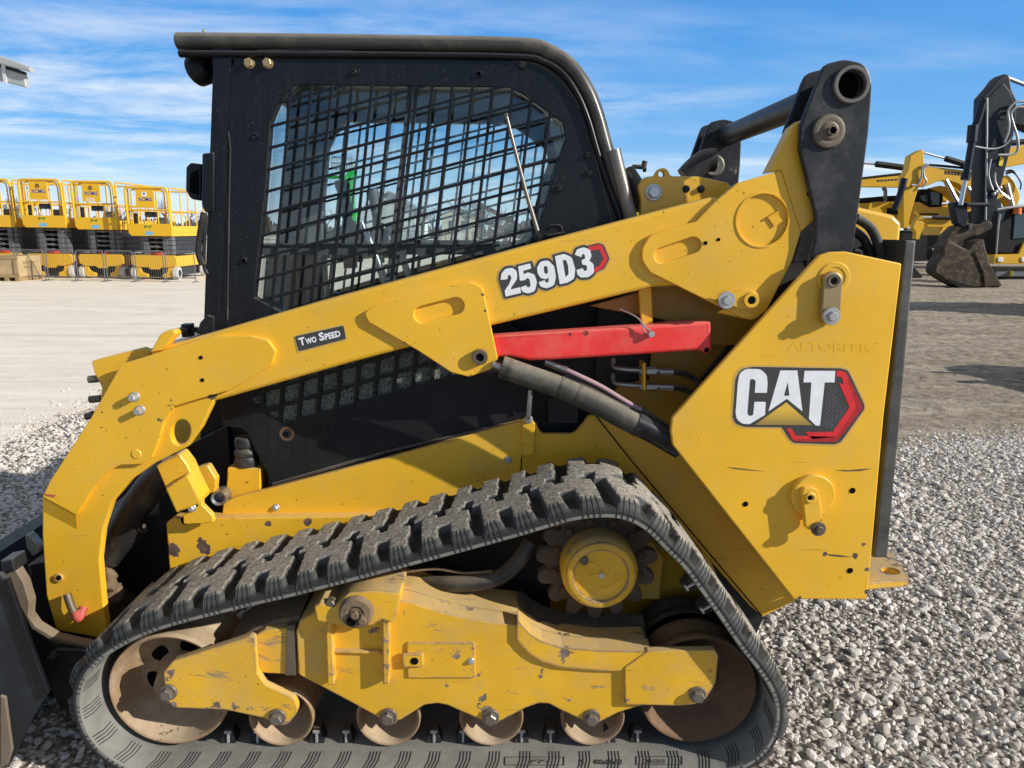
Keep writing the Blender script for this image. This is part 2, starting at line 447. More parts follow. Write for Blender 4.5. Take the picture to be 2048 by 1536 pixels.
def holes_px(name, lst, Y, parent):
    for (u, v, r) in lst:
        x, z = W(u, v, Y); rr = W(u + r, v, Y)[0] - x
        MB().lathe([(rr, Y - .001), (rr * .92, Y - .002), (0, Y - .002)], x, z, 20).build(name, 'hole', parent)
def text_mesh(body, offset=0., shear=0., space=1.):
    cu = bpy.data.curves.new('lettering', 'FONT'); cu.body = body; cu.size = 1; cu.offset = offset; cu.shear = shear; cu.space_character = space
    cu.resolution_u = 3; cu.fill_mode = 'BOTH'
    o = bpy.data.objects.new('lettering', cu); me = bpy.data.meshes.new_from_object(o)
    v = [(a.co.x, a.co.y) for a in me.vertices]; f = [list(p.vertices) for p in me.polygons]
    bpy.data.objects.remove(o); bpy.data.meshes.remove(me); bpy.data.curves.remove(cu)
    return v, f
def text_px(mb, body, a, b, hgt, Y, mi=0, offset=0., shear=0., space=1., fit=None):
    """lettering whose baseline runs from picture point a to b, hgt tall, lying at depth Y"""
    v, f = text_mesh(body, offset, shear, space)
    if fit is None:
        fit = (min(p[0] for p in v), max(p[0] for p in v), min(p[1] for p in v), max(p[1] for p in v))
    x0, x1, y0, y1 = fit
    d = Vector((b[0] - a[0], b[1] - a[1])); L = d.length; d.normalize(); up = Vector((d.y, -d.x))
    V = []
    for (x, y) in v:
        p = Vector(a) + d * ((x - x0) / (x1 - x0) * L) + up * ((y - y0) / (y1 - y0) * hgt)
        w = W(p.x, p.y, Y); V.append((w[0], Y, w[1]))
    F = []
    for q in f:
        ar = sum(V[q[i]][0] * V[q[(i + 1) % len(q)]][2] - V[q[(i + 1) % len(q)]][0] * V[q[i]][2] for i in range(len(q)))
        F.append(q if ar > 0 else q[::-1])
    mb.add(V, F, False, mi); return fit

# ------------------------------------------------------------------ sky and sun
SUN = Vector((1, -.42, .51)).normalized()
wd = bpy.data.worlds.new("World"); sc.world = wd; wd.use_nodes = True
t = wd.node_tree; t.nodes.clear()
class WN(NT):
    def __init__(s, t): s.t = t
k = WN(t); out = k.n('ShaderNodeOutputWorld'); bg = k.n('ShaderNodeBackground'); k.l(bg.outputs[0], out.inputs[0])
sky = k.n('ShaderNodeTexSky', sky_type='NISHITA', sun_disc=False); sky.sun_elevation = math.asin(SUN.z)
sky.sun_rotation = atan2(SUN.x, SUN.y); sky.altitude = 1600; sky.air_density = 1.0; sky.dust_density = .6; sky.ozone_density = 2.5
tc = k.n('ShaderNodeTexCoord'); sx = k.n('ShaderNodeSeparateXYZ'); k.l(tc.outputs['Generated'], sx.inputs[0])
hs = k.n('ShaderNodeHueSaturation'); hs.inputs['Saturation'].default_value = 1.25; hs.inputs['Value'].default_value = 1.15; k.l(sky.outputs[0], hs.inputs['Color'])
# cirrus: noise on a high flat layer, stretched along the wind
zz = k.math('ADD', k.math('MAXIMUM', sx.outputs[2], 0.), .06)
cx = k.math('DIVIDE', sx.outputs[0], zz); cy = k.math('DIVIDE', sx.outputs[1], zz)
cb = k.n('ShaderNodeCombineXYZ'); k.l(cx, cb.inputs[0]); k.l(cy, cb.inputs[1])
mp = k.n('ShaderNodeMapping'); mp.inputs['Scale'].default_value = (.62, .95, 1); mp.inputs['Rotation'].default_value = (0, 0, radians(-8)); mp.inputs['Location'].default_value = (3.1, 1.7, 0); k.l(cb.outputs[0], mp.inputs[0])
f1 = k.noise(mp.outputs[0], 1.25, 12, .64, .35)
mp2 = k.n('ShaderNodeMapping'); mp2.inputs['Scale'].default_value = (.16, .42, 1); mp2.inputs['Location'].default_value = (7.3, 4.2, 0); k.l(cb.outputs[0], mp2.inputs[0])
f2 = k.noise(mp2.outputs[0], 1.1, 4, .5)
cl = k.math('MULTIPLY', k.ramp(f1, .42, .68), k.ramp(f2, .38, .56, .06, 1.))
band = k.math('MULTIPLY', k.ramp(sx.outputs[2], .0, .06, .5, 1), k.ramp(sx.outputs[2], .165, .26, 1., .38))
cl = k.math('MULTIPLY', cl, band)
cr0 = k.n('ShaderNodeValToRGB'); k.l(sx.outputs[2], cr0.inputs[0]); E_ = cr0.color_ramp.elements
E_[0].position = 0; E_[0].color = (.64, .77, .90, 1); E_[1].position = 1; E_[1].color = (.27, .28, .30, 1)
for p_, c_ in ((.06, (.34, .60, .89, 1)), (.11, (.165, .44, .83, 1)), (.25, (.075, .315, .76, 1)), (.34, (.11, .27, .55, 1)), (.5, (.25, .29, .35, 1))): q_ = E_.new(p_); q_.color = c_  # overhead stops raised to a neutral tone: added fill from sky out of view
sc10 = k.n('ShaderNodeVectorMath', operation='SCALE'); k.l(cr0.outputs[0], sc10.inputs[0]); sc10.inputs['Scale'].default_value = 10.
back = k.ramp(sx.outputs[1], -.15, -.7, 1., .8)
nis = k.n('ShaderNodeVectorMath', operation='SCALE'); k.l(hs.outputs[0], nis.inputs[0]); k.l(k.ramp(sx.outputs[2], .25, .6, 1., .6), nis.inputs['Scale'])
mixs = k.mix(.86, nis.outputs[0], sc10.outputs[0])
bk_ = k.n('ShaderNodeVectorMath', operation='SCALE'); k.l(mixs, bk_.inputs[0]); k.l(back, bk_.inputs['Scale']); skyc = bk_.outputs[0]
haze = k.ramp(sx.outputs[2], .0, .09, .45, 0)
CL = (8.8, 9.1, 9.5)
c1 = k.mix(haze, skyc, (6.8, 8.1, 9.5)); c2 = k.mix(k.math('MULTIPLY', cl, .8), c1, CL)
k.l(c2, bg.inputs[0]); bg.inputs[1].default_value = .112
su = bpy.data.lights.new('sun', 'SUN'); su.energy = 5.0; su.angle = radians(.53); su.color = (1, .955, .88)
so = bpy.data.objects.new('sun', su); COL.objects.link(so); so.rotation_euler = SUN.to_track_quat('Z', 'Y').to_euler(); so.location = SUN * 30
sc.view_settings.view_transform = 'Standard'; sc.view_settings.look = 'None'; sc.view_settings.exposure = 0
sc.cycles.max_bounces = 8; sc.cycles.transparent_max_bounces = 16; sc.cycles.use_denoising = True
sc.cycles.caustics_reflective = False; sc.cycles.caustics_refractive = False

# ================================================================== THE LOADER
YM = .878                                    # centre plane of the machine
L = thing('compact_track_loader', 'dirty yellow and black compact track loader with rubber tracks and a mesh-guarded cab, nearest machine', 'track loader', (-.15, YM, 0))
def mirror(o, name=None, mat=None):
    """the same part on the far side of the machine"""
    me = o.data.copy(); me.transform(Matrix.Translation((0, YM, 0)) @ Matrix.Scale(-1, 4, (0, 1, 0)) @ Matrix.Translation((0, -YM, 0)) if o.name not in OFF else Matrix.Scale(-1, 4, (0, 1, 0)))
    me.flip_normals()
    c = bpy.data.objects.new(name or o.name.split('.')[0], me); COL.objects.link(c); c.parent = o.parent
    if o.parent and o.parent.name in OFF: OFF[c.name] = OFF[o.parent.name]
    if mat: me.materials.clear(); me.materials.append(M[mat])
    return c

# ---------------------------------------------------------------- rubber track
edge_pts = [(-.925, .055), (-.99, .066), (-1.055, .103), (-1.105, .17), (-1.122, .25), (-1.108, .325), (-1.06, .392), (-.985, .445), (-.884, .49), (-.696, .544), (-.517, .59), (-.2, .68), (.035, .749),
            (.14, .782), (.205, .801), (.275, .809), (.335, .802), (.39, .772), (.437, .725), (.49, .672), (.54, .606), (.599, .524), (.66, .437), (.72, .36), (.757, .3), (.774, .235), (.764, .16), (.73, .105), (.67, .067), (.585, .055)]
def closed(P, n=12):
    o = []; m = len(P)
    for i in range(m):
        a, b, c, d = (Vector(P[(i + j) % m]) for j in (-1, 0, 1, 2))
        if (c - b).length > .5:
            o += [tuple(b.lerp(c, j / 60)) for j in range(60)]; continue
        tl = (c - b).length
        m0 = (c - a) / max((c - a).length, 1e-6) * tl; m1 = (d - b) / max((d - b).length, 1e-6) * tl
        for j in range(n):
            t = j / n; h = 2 * t ** 3 - 3 * t * t + 1
            o.append(tuple(b * h + m0 * (t ** 3 - 2 * t * t + t) + c * (-2 * t ** 3 + 3 * t * t) + m1 * (t ** 3 - t * t)))
    return o
SXZ = (.290, .600)
loop = np.array(closed(edge_pts)); seg = np.linalg.norm(np.roll(loop, -1, 0) - loop, axis=1); cum = np.concatenate([[0], np.cumsum(seg)]); PER = cum[-1]
NP = 2 * round(PER / .086 / 2); PITCH = PER / NP
def at_s(s):
    s = np.mod(s, PER); i = np.clip(np.searchsorted(cum, s, 'right') - 1, 0, len(loop) - 1)
    f = (s - cum[i]) / seg[i]; a = loop[i]; b = loop[(i + 1) % len(loop)]; p = a + (b - a) * f[..., None]
    return p
def frame_s(s):
    p = at_s(s); e = .018; d = at_s(s + e) - at_s(s - e); d /= np.linalg.norm(d, axis=-1, keepdims=True)
    return p, np.stack([-d[..., 1], d[..., 0]], -1)       # path runs clockwise seen from the camera: left is outward
def TM(s, y, h):
    s, y, h = np.broadcast_arrays(np.asarray(s, float), np.asarray(y, float), np.asarray(h, float))
    p, n = frame_s(s); q = p + n * h[..., None]
    return np.stack([q[..., 0], y, q[..., 1]], -1)
BASE, LUG, TW = .027, .024, .40
def sdbox(s, y, s0, s1, y0, y1, sh=0.):
    s = s - sh * (y - (y0 + y1) / 2)
    return np.maximum(np.maximum(s0 - s, s - s1), np.maximum(y0 - y, y - y1))
def tread_h(s, y):
    """lug height: two staggered rows of stepped blocks, period two pitches (s in metres)"""
    P2 = 2 * PITCH; best = np.full(np.broadcast(s, y).shape, 9.)
    for row in (0, 1):
        yy = y if row == 0 else TW - y; off = 0 if row == 0 else PITCH * .95
        u = np.mod(s - off, P2)
        for k in (-P2, 0, P2):
            w = u + k
            d = sdbox(w, yy, .008, .060, .006, .205, -.10)                 # wide bar
            d = np.minimum(d, sdbox(w, yy, .008, .150, .094, .172, -.10))  # bridge
            d = np.minimum(d, sdbox(w, yy, .094, .150, .006, .142, -.10))  # short bar
            d = np.minimum(d, sdbox(w, yy, .070, .120, .160, .222, -.10))  # ear towards the middle
            best = np.minimum(best, d)
    return LUG * np.clip(.5 - best / .0095, 0, 1)
NS, NY = NP * 20, 76
ss = np.arange(NS) * PER / NS; ys = np.linspace(0, TW, NY)
S_, Y_ = np.meshgrid(ss, ys, indexing='ij')
H_ = tread_h(S_, Y_)
flank = np.clip(np.minimum(Y_, TW - Y_) / .030, 0, 1)
H_ = H_ * flank + BASE * (.72 + .28 * np.clip(np.minimum(Y_, TW - Y_) / .012, 0, 1))
rough = (np.random.default_rng(3).random(H_.shape) - .5) * .0012
outer = TM(S_, Y_, H_ + rough); inner = TM(ss[:, None], np.array([[0., .004, TW - .004, TW]]), np.array([[.003, 0, 0, .003]]))
V = np.concatenate([outer.reshape(-1, 3), inner.reshape(-1, 3)])
i = np.arange(NS)[:, None]; j = np.arange(NY - 1)[None, :]; i2 = (i + 1) % NS
Fo = np.stack(np.broadcast_arrays(i * NY + j, i2 * NY + j, i2 * NY + j + 1, i * NY + j + 1), -1).reshape(-1, 4)
o = NS * NY; jj = np.arange(3)[None, :]
Fi = np.stack(np.broadcast_arrays(o + i * 4 + jj, o + i * 4 + jj + 1, o + i2 * 4 + jj + 1, o + i2 * 4 + jj), -1).reshape(-1, 4)
i = i[:, 0]; i2 = i2[:, 0]
Fa = np.stack([i * NY, o + i * 4, o + i2 * 4, i2 * NY], -1); Fb = np.stack([i * NY + NY - 1, i2 * NY + NY - 1, o + i2 * 4 + 3, o + i * 4 + 3], -1)
F = np.concatenate([Fo, Fi, Fa, Fb])
me = bpy.data.meshes.new('rubber_track'); me.from_pydata(V.tolist(), [], F.tolist())
a = me.attributes.new('tread', 'FLOAT', 'POINT')
a.data.foreach_set('value', np.concatenate([np.clip((H_ - BASE) / LUG, 0, 1).ravel(), np.full(NS * 4, -1.)]))
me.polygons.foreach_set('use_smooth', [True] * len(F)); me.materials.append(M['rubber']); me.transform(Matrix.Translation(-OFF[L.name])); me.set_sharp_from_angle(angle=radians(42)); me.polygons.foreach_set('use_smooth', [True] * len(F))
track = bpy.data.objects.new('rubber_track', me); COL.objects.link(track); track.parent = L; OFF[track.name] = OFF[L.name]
mirror(track)
# moulded lines on the edge of the track, guide lugs inside, size marking
mb = MB()
def sline(s0, y0, h0, s1, y1, h1, r=.0016, n=5):
    q = [TM(s0 + (s1 - s0) * t, y0 + (y1 - y0) * t, h0 + (h1 - h0) * t) for t in np.linspace(0, 1, n)]
    mb.tube(q, r, 4, False)
def flank_h(s, y): return float(tread_h(np.array([s]), np.array([y]))[0] * min(1, y / .03) + BASE * (.72 + .28 * min(1, y / .012)))
for kx in range(NP):
    c = kx * PITCH + (.034 if kx % 2 == 0 else .036)
    for q in range(4):
        s0 = c + (q - 1.5) * .0098; s1 = c + (q - 1.5) * .0145 + .003
        pts = [TM(s0 + (s1 - s0) * t, .033 * (1 - t), flank_h(s0 + (s1 - s0) * t, max(.033 * (1 - t), .0005)) + .0006) for t in np.linspace(0, 1, 7)]
        mb.tube(pts, .0015, 4, False)
        mb.tube([TM(s1, -.0006, .017), TM(s1, -.0006, .003)], .0016, 4, False)
    for q in range(4):
        s0 = c + (q - 1.5) * .0095
        mb.tube([TM(s0, .006, -.0006), TM(s0 - .012, .05, -.0006), TM(s0 - .014, .088, -.0006)], .0013, 4, False)
mb.build('moulded_line', 'rubber_line', track, recalc=False)
for kx in range(NP):
    mb = MB(); s0 = kx * PITCH + .03; lp = TM(s0, .13, 0)
    if any(hypot(lp[0] - a_, lp[2] - b_) < r_ for a_, b_, r_ in [(-.925, .246, .215), (.582, .246, .215), (SXZ[0], SXZ[1], .25)] + [(x_, .156, .112) for x_ in (-.617, -.309, -.012, .282)]): continue
    q = [TM(s0 + a, .150 + b, h) for h, w, d in ((.002, .022, .026), (-.042, .012, .014)) for a, b in ((-w, -d), (w, -d), (w, d), (-w, d))]
    mb.add(q, [[0, 1, 5, 4], [1, 2, 6, 5], [2, 3, 7, 6], [3, 0, 4, 7], [4, 5, 6, 7]])
    mb.tube([TM(s0, .126, -.002), TM(s0, .130, -.034)], .0045, 6, mi=1); mb.tube([TM(s0 - .010, .130, -.034), TM(s0 + .010, .130, -.034)], .005, 6, mi=1)
    mb.build('guide_lug', ['dark', 'zinc'], track)
mb = MB()
sx0 = None
def lay_text(body, u0, u1, v0, hgt, r=0):
    v, f = text_mesh(body, .01); xs = [p[0] for p in v]; y1 = max(p[1] for p in v)
    VV = []
    for (x, y) in v:
        uu = u0 + (u1 - u0) * (x - min(xs)) / (max(xs) - min(xs))
        g = G(uu, v0, .0555); d = G(uu, v0 - hgt, .0555) - g
        VV.append(g + d * (y / y1) + Vector((0, 0, .0008)))
    mb.add(VV, f)
lay_text('400x86x53', 1186, 1244, 1529, 10); lay_text('C4A12213', 1286, 1330, 1527, 8); lay_text('[S', 1158, 1168, 1529, 10)
for (u0, u1, v0, v1) in ((1010, 1128, 1514, 1530), (1273, 1364, 1513, 1529)):
    c4 = [G(u0, v0, .0562), G(u1, v0, .0562), G(u1, v1, .0562), G(u0, v1, .0562)]
    for a, b in ((0, 1), (1, 2), (2, 3), (3, 0)): mb.tube([c4[a], c4[b]], .0012, 4)
for i in range(5): mb.tube([G(1062 + i * 8, 1526 - (i % 2) * 4, .0562), G(1068 + i * 8, 1519, .0562)], .0016, 4)
mb.build('size_marking', 'rubber_line', track, recalc=False)

# ---------------------------------------------------------------- wheels
def wheel(name, cx, cz, r, y0, y1, mat, hub=.045, holes=0):
    mb = MB(); d = y1 - y0
    prof = [(r - .010, y0 + d * .5), (r - .003, y0 + .03), (r, y0 + .02), (r, y0 + .003), (r - .003, y0), (r - .008, y0 + .001), (r - .011, y0 + .006), (r * .88, y0 + d * .16), (r * .80, y0 + d * .30), (r * .70, y0 + d * .40), (r * .58, y0 + d * .44), (hub * 1.5, y0 + d * .44), (hub * 1.2, y0 + d * .25), (hub, y0 + d * .05), (hub * .5, y0 + d * .03), (0, y0 + d * .03)]
    mb.lathe(prof, cx, cz, 64)
    mb.lathe([(r - .010, y0 + d * .5), (r - .004, y1 - .028), (r, y1 - .022), (r, y1), (r * .8, y1), (r * .6, y1 - d * .3), (0, y1 - d * .3)], cx, cz, 48)
    w = mb.build(name, mat, L, sharp=50)
    for i in range(holes):
        a = 2 * pi * i / holes + .25; q = r * .52
        MB().lathe([(.026, y0 + d * .44 - .0015), (.021, y0 + d * .44 - .003), (0, y0 + d * .44 - .003)], cx + q * cos(a), cz + q * sin(a), 20).build('lightening_hole', 'hole', w)
    return w
wheel('front_idler_wheel', -.925, .246, .172, .095, .305, 'wheel', .05, 6)
wheel('rear_idler_wheel', .582, .246, .170, .095, .20, 'rust', .05)
wheel('rear_idler_wheel', .582, .246, .172, .235, .335, 'dark', .05)
for X in (-.617, -.309, -.012, .282): wheel('track_roller', X, .156, .093, .10, .30, 'wheel', .03)
for X in (-.77, -.46, -.16, .14, .43): MB().lathe([(0, .33), (.07, .33), (.08, .34), (.08, .38), (0, .38)], X, .150, 32).build('inner_roller', 'dark', L)

# sprocket with final drive
SX, SZ = .290, .600
sp = []
NT_ = 15; 
for i in range(NT_):
    a0 = 2 * pi * i / NT_ + .1
    for t, r in ((-.30, .164), (-.20, .174), (.0, .178), (.20, .174), (.30, .164), (.38, .150), (.5, .143), (.62, .150)):
        sp.append((SX + r * cos(a0 + t * 2 * pi / NT_), SZ + r * sin(a0 + t * 2 * pi / NT_)))
spk = MB().prism(sp, .185, .030, [], .004, 2).build('drive_sprocket', 'sprocket', L)
for i in range(12):
    a = 2 * pi * i / 12 + .2; mb = MB(); hexbolt(mb, SX + .128 * cos(a), SZ + .128 * sin(a), .185, .011, .012); mb.build('sprocket_bolt', 'rust', spk)
fd = MB().lathe([(.108, .185), (.108, .125), (.104, .112), (.097, .104), (.097, .099), (.090, .095), (.078, .095), (.076, .101), (.0, .101)], SX, SZ, 64).build('final_drive', 'yellow_worn', L, sharp=30)
mb = MB()
mb.lathe([(0, .094), (.008, .094), (.008, .101)], SX + .002, SZ + .002, 16); fdp = mb.build('drain_plug', 'zinc', fd)
mb = MB(); mb.lathe([(0, .093), (.006, .092), (.011, .093), (.013, .101)], SX - .048, SZ + .045, 20); mb.build('filler_plug', 'brown_steel', fd)
mb = MB(); mb.prism(roundp([(SX - .005, SZ - .058), (SX + .025, SZ - .058), (SX + .056, SZ - .028), (SX + .056, SZ - .008), (SX + .036, SZ - .022), (SX + .012, SZ - .042), (SX + .012, SZ - .032), (SX - .005, SZ - .04, .003)]), .0985, .003)
mb.lathe([(.02, .101), (.02, .0985), (.016, .0985), (.016, .101)], SX - .026, SZ + .018, 24); mb.build('raised_pad', 'yellow', fd)

# ---------------------------------------------------------------- track frame
YF = .066
main = [(592, 1262, 6), (600, 1240, 8), (640, 1218), (790, 1200), (830, 1208), (870, 1221), (930, 1237), (985, 1245), (1035, 1250), (1055, 1266), (1080, 1283), (1120, 1295), (1200, 1301), (1300, 1302), (1300, 1408, 6), (1290, 1410),
        (1240, 1424), (1200, 1444, 12), (1172, 1444, 12), (1118, 1419), (1098, 1408), (1078, 1407), (1052, 1416), (1000, 1443, 12), (968, 1443, 12), (915, 1420), (895, 1411), (875, 1407), (850, 1410), (800, 1441, 12), (764, 1439, 12), (700, 1404), (640, 1372), (597, 1350, 8)]
fr = pl('track_frame', main, YF, .20, 'yellow_worn', L, bev=.004, steps=2)
# sloping top of the frame, caked with dirt
def slab(name, top, Y0, Y1, dz, mat, parent, drop=0.):
    mb = MB(); A = [W(u, v, Y0) for u, v in top]; n = len(A)
    V = [(x, Y0, z) for x, z in A] + [(x, Y1, z + dz) for x, z in A] + [(x, Y1, z + dz - .06) for x, z in A] + [(x, Y0, z - .06) for x, z in A]
    F = [[r * n + i, r * n + i + 1, ((r + 1) % 4) * n + i + 1, ((r + 1) % 4) * n + i] for r in range(4) for i in range(n - 1)] + [[0, n, 2 * n, 3 * n], [n - 1, 4 * n - 1, 3 * n - 1, 2 * n - 1]]
    mb.add(V, F); return mb.build(name, mat, parent)
slab('frame_top', [(640, 1219), (790, 1201), (830, 1209), (870, 1222), (930, 1238), (985, 1246), (1036, 1251)], YF + .006, .135, .006, 'yellow_worn', fr)
slab('frame_dirt', [(800, 1203), (830, 1207), (870, 1220), (930, 1236), (985, 1244), (1036, 1250)], .12, .26, .02, 'dirt_dark', fr)
slab('frame_lip', [(1035, 1240), (1048, 1256), (1062, 1270), (1085, 1284), (1125, 1296), (1200, 1302), (1304, 1304)], YF - .012, YF + .05, .004, 'yellow_worn', fr)
slab('dirt_shelf', [(1040, 1252), (1065, 1272), (1090, 1286), (1130, 1298), (1300, 1304)], YF + .05, .24, .05, 'dirt_dark', fr)
# fork at the front idler, end plate at the rear idler
fork = pl('idler_fork', [(326, 1345, 10), (345, 1322, 14), (508, 1270, 10), (514, 1346, 6), (530, 1370), (588, 1398, 18), (598, 1422, 20), (580, 1444, 22), (552, 1448, 14), (525, 1436), (450, 1420), (345, 1416, 10), (331, 1396, 8)], YF - .014, .024, 'yellow_worn', L, bev=.003, steps=2)
pl('slider_box', [(500, 1276), (530, 1258, 6), (590, 1256), (596, 1350), (512, 1347)], YF + .012, .18, 'yellow_worn', fr, bev=.006, steps=2)
slab('slider_top', [(455, 1288), (500, 1262), (548, 1240), (600, 1232)], .10, .24, .02, 'mud', fr)
pl('recoil_guard', [(573, 1252), (590, 1250), (592, 1352), (570, 1352)], YF + .004, .02, 'brown_steel', fr)
end = pl('end_plate', [(1249, 1335, 6), (1296, 1302, 6), (1430, 1300, 4), (1437, 1312, 6), (1432, 1366, 8), (1412, 1398, 12), (1392, 1408, 8), (1362, 1412, 3), (1250, 1410, 6)], YF - .016, .022, 'yellow_worn', L, bev=.003, steps=2)
cov = pl('cover_plate', [(812, 1285, 5), (950, 1285, 5), (950, 1357, 5), (815, 1357, 5)], YF - .006, .008, 'yellow_worn', fr)
pl('cover_tab', [(803, 1308, 3), (846, 1308, 4), (846, 1335, 3), (806, 1336, 3)], YF - .014, .008, 'yellow_worn', cov)
holes_px('tab_slot', [(829, 1322, 8)], YF - .014, cov)
pl('rib', [(651, 1240), (664, 1240), (668, 1370), (655, 1372)], YF - .03, .032, 'yellow_worn', fr, bev=.003)
pl('rib', [(764, 1235), (777, 1235), (778, 1368), (766, 1370)], YF - .03, .032, 'yellow_worn', fr, bev=.003)
pl('cross_rib', [(668, 1301), (764, 1303), (764, 1309), (668, 1307)], YF - .012, .014, 'yellow_worn', fr)
hk = pl('pivot_bracket', [(627, 1214, 5), (640, 1205, 5), (668, 1212), (700, 1184), (745, 1180), (803, 1186, 6), (793, 1232), (785, 1248, 5), (765, 1240), (745, 1252), (680, 1252), (632, 1244, 4)], YF - .038, .13, 'yellow_worn', fr, bev=.006, steps=2)
mb = MB(); x, z = W(711, 1228, YF - .055); mb.lathe([(0, YF - .052), (.020, YF - .052), (.024, YF - .058), (.040, YF - .056), (.046, YF - .048), (.047, YF - .03)], x, z, 24)
hexbolt(mb, x, z, YF - .052, .012, .012); hexbolt(mb, x + .02, z - .015, YF - .054, .011, .012); mb.build('pivot_pin', 'mud', hk)
holes_px('pivot_hole', [(715, 1229, 7), (702, 1243, 10)], YF - .058, hk)
for (u, v) in ((663, 1205), (768, 1198)): bolt_px('clamp_bolt', u, v, YF - .02, 11, 'brown_steel', hk, washer=1.2)
for (u, v, p) in ((338, 1383, fork), (555, 1432, fork), (777, 1431, fr), (981, 1432, fr), (1183, 1433, fr), (1394, 1387, end)):
    bolt_px('axle_bolt', u, v, (YF - .014 if p != fr else YF), 12.5, 'sleeve', p, washer=1.4, wt=.45)
bolt_px('cover_bolt', 942, 1322, YF - .006, 5, 'zinc', cov)
# dirt clods lying on the shelf of the frame
mb = MB()
for i in range(46):
    u = random.uniform(1070, 1290); v = 1266 + (u - 1070) * .13 + random.uniform(-8, 12); p = W3(u, v, random.uniform(.11, .2)); r = random.uniform(.003, .010)
    bm = bmesh.new(); bmesh.ops.create_icosphere(bm, subdivisions=1, radius=r)
    mb.add([p + Vector((q.co.x * random.uniform(.7, 1.3), q.co.y, q.co.z * random.uniform(.6, 1.1))) for q in bm.verts], [[q.index for q in f.verts] for f in bm.faces]); bm.free()
mb.build('dirt_clod', 'mud', fr)['kind'] = 'stuff'

# ---------------------------------------------------------------- hull and chassis
mb = MB(); mb.box((-.12, YM, .52), (1.25, .74, .64)); mb.box((.62, YM, .95), (.62, .76, .9)); mb.box((-.15, YM, .95), (1.2, .66, .5))
mb.build('hull', 'dark', L)
# inner wall above the final drive
pl('drive_housing', [(1000, 1060), (1290, 1010), (1420, 1120), (1480, 1250), (1300, 1290), (1000, 1250)], .40, .03, 'yellow_chassis', L)
pl('motor_mount', [(1115, 1050), (1290, 1050), (1330, 1120), (1320, 1200), (1110, 1200)], .30, .09, 'yellow_worn', L, bev=.006)
pl('inner_frame_plate', [(640, 1160), (1100, 1060), (1100, 1230), (800, 1230), (640, 1240)], .37, .03, 'dark', L)
pl('rear_skirt', [(1200, 940), (1300, 975), (1505, 1212), (1528, 1234), (1500, 1300), (1380, 1180), (1200, 1060)], .492, .02, 'dark', L)
ptube([(1062, 1085, .24), (1030, 1130, .22), (985, 1160, .2), (900, 1168, .2), (820, 1165, .25)], .024).build('drive_hose', 'hose', L)
ptube([(805, 1145, .2), (870, 1138, .2), (930, 1146, .2), (985, 1142, .2)], .004, seg=8).build('lubricant_line', 'mud', L)
fy = .47
fen = pl('fender', [(444, 1030, 4), (446, 1006, 8), (470, 995), (770, 917), (1040, 842), (1072, 846), (1082, 868, 14), (1148, 868, 18), (1166, 848), (1178, 831, 10), (1205, 831, 20), (1345, 888), (1420, 900), (1600, 1190), (1590, 1203), (1526, 1234, 4), (1500, 1212), (1300, 985), (1200, 1030), (444, 1032)], fy, .02, 'yellow_chassis', L, bev=.003)
mb = MB(); q = px([(1192, 832), (1262, 920), (1524, 1232)], fy - .001)
for (a, b) in zip(q, q[1:]): mb.bar((a[0], fy - .001, a[1]), (b[0], fy - .001, b[1]), .004, .004)
mb.build('panel_seam', 'hole', fen)
mb = MB(); q = [(x, fy - .0015, z) for x, z in px([(1043, 915), (1042, 935), (1035, 960)], fy - .0015)]; mb.tube(q, .0018, 5); mb.build('panel_seam', 'hole', fen)
beam = pl('side_beam', [(332, 1046, 6), (345, 1037, 6), (720, 1033), (1180, 1033), (1180, 1200), (340, 1160)], .43, .05, 'yellow_chassis', L, bev=.004, steps=2)
pl('door_stay', [(1045, 838, 6), (1062, 832, 8), (1070, 850), (1068, 912, 3), (1043, 914, 3)], fy - .012, .012, 'yellow_chassis', fen)
bolt_px('stay_bolt', 1057, 839, fy - .012, 6, 'zinc', fen)
for (u, v, r) in ((552, 1015, 5), (1017, 919, 5)): bolt_px('fender_bolt', u, v, fy, r, 'zinc', fen)
holes_px('rivet', [(1345, 1088, 6)], fy, fen)
# pivot casting at the front of the chassis
cast = pl('front_bracket', [(312, 932), (357, 906, 8), (375, 930), (384, 950, 5), (376, 960), (334, 984)], .37, .06, 'yellow_chassis', L, bev=.004)
pl('stop_block', [(330, 978, 4), (374, 948, 4), (400, 1000), (398, 1008, 4), (352, 1027, 4)], .345, .08, 'yellow_chassis', cast, bev=.006, steps=2)
pl('hook_plate', [(372, 932, 5), (388, 944, 6), (404, 985), (404, 1010), (424, 1030, 5), (428, 1046, 4), (367, 1049, 4), (366, 1030), (395, 1012), (380, 965)], .385, .02, 'yellow_chassis', cast)
bolt_px('bracket_bolt', 384, 1016, .385, 6, 'zinc', cast)
holes_px('bolt_hole', [(371, 1041, 9)], .43, beam)
pl('lever_plate', [(395, 935), (415, 930, 6), (432, 958, 6), (430, 985, 5), (405, 990)], .46, .03, 'yellow_chassis', L)
mb = MB(); mb.lathe([(.016, .46), (.024, .455), (.027, .47), (.027, .5), (0, .5)], *W(438, 996, .46), 32); mb.build('work_light', 'steel', L)
pl('mount_box', [(455, 935, 3), (520, 938, 3), (520, 985), (462, 998), (452, 992)], .50, .1, 'yellow_chassis', L)
mb = MB(); x, z = W(492, 900, .53)
mb.lathe([(0, z + .045), (.030, z + .045), (.034, z + .035), (.034, z + .015), (.027, z + .01), (.036, z), (.038, z - .01), (.034, z - .02), (.038, z - .03), (.036, z - .05), (0, z - .05)], x, .53, 24, axis='Z'); mb.build('rubber_mount', 'hose', L)
pl('front_wall', [(300, 930), (455, 850), (470, 1040), (205, 1300), (190, 1150)], .62, .02, 'dark', L)

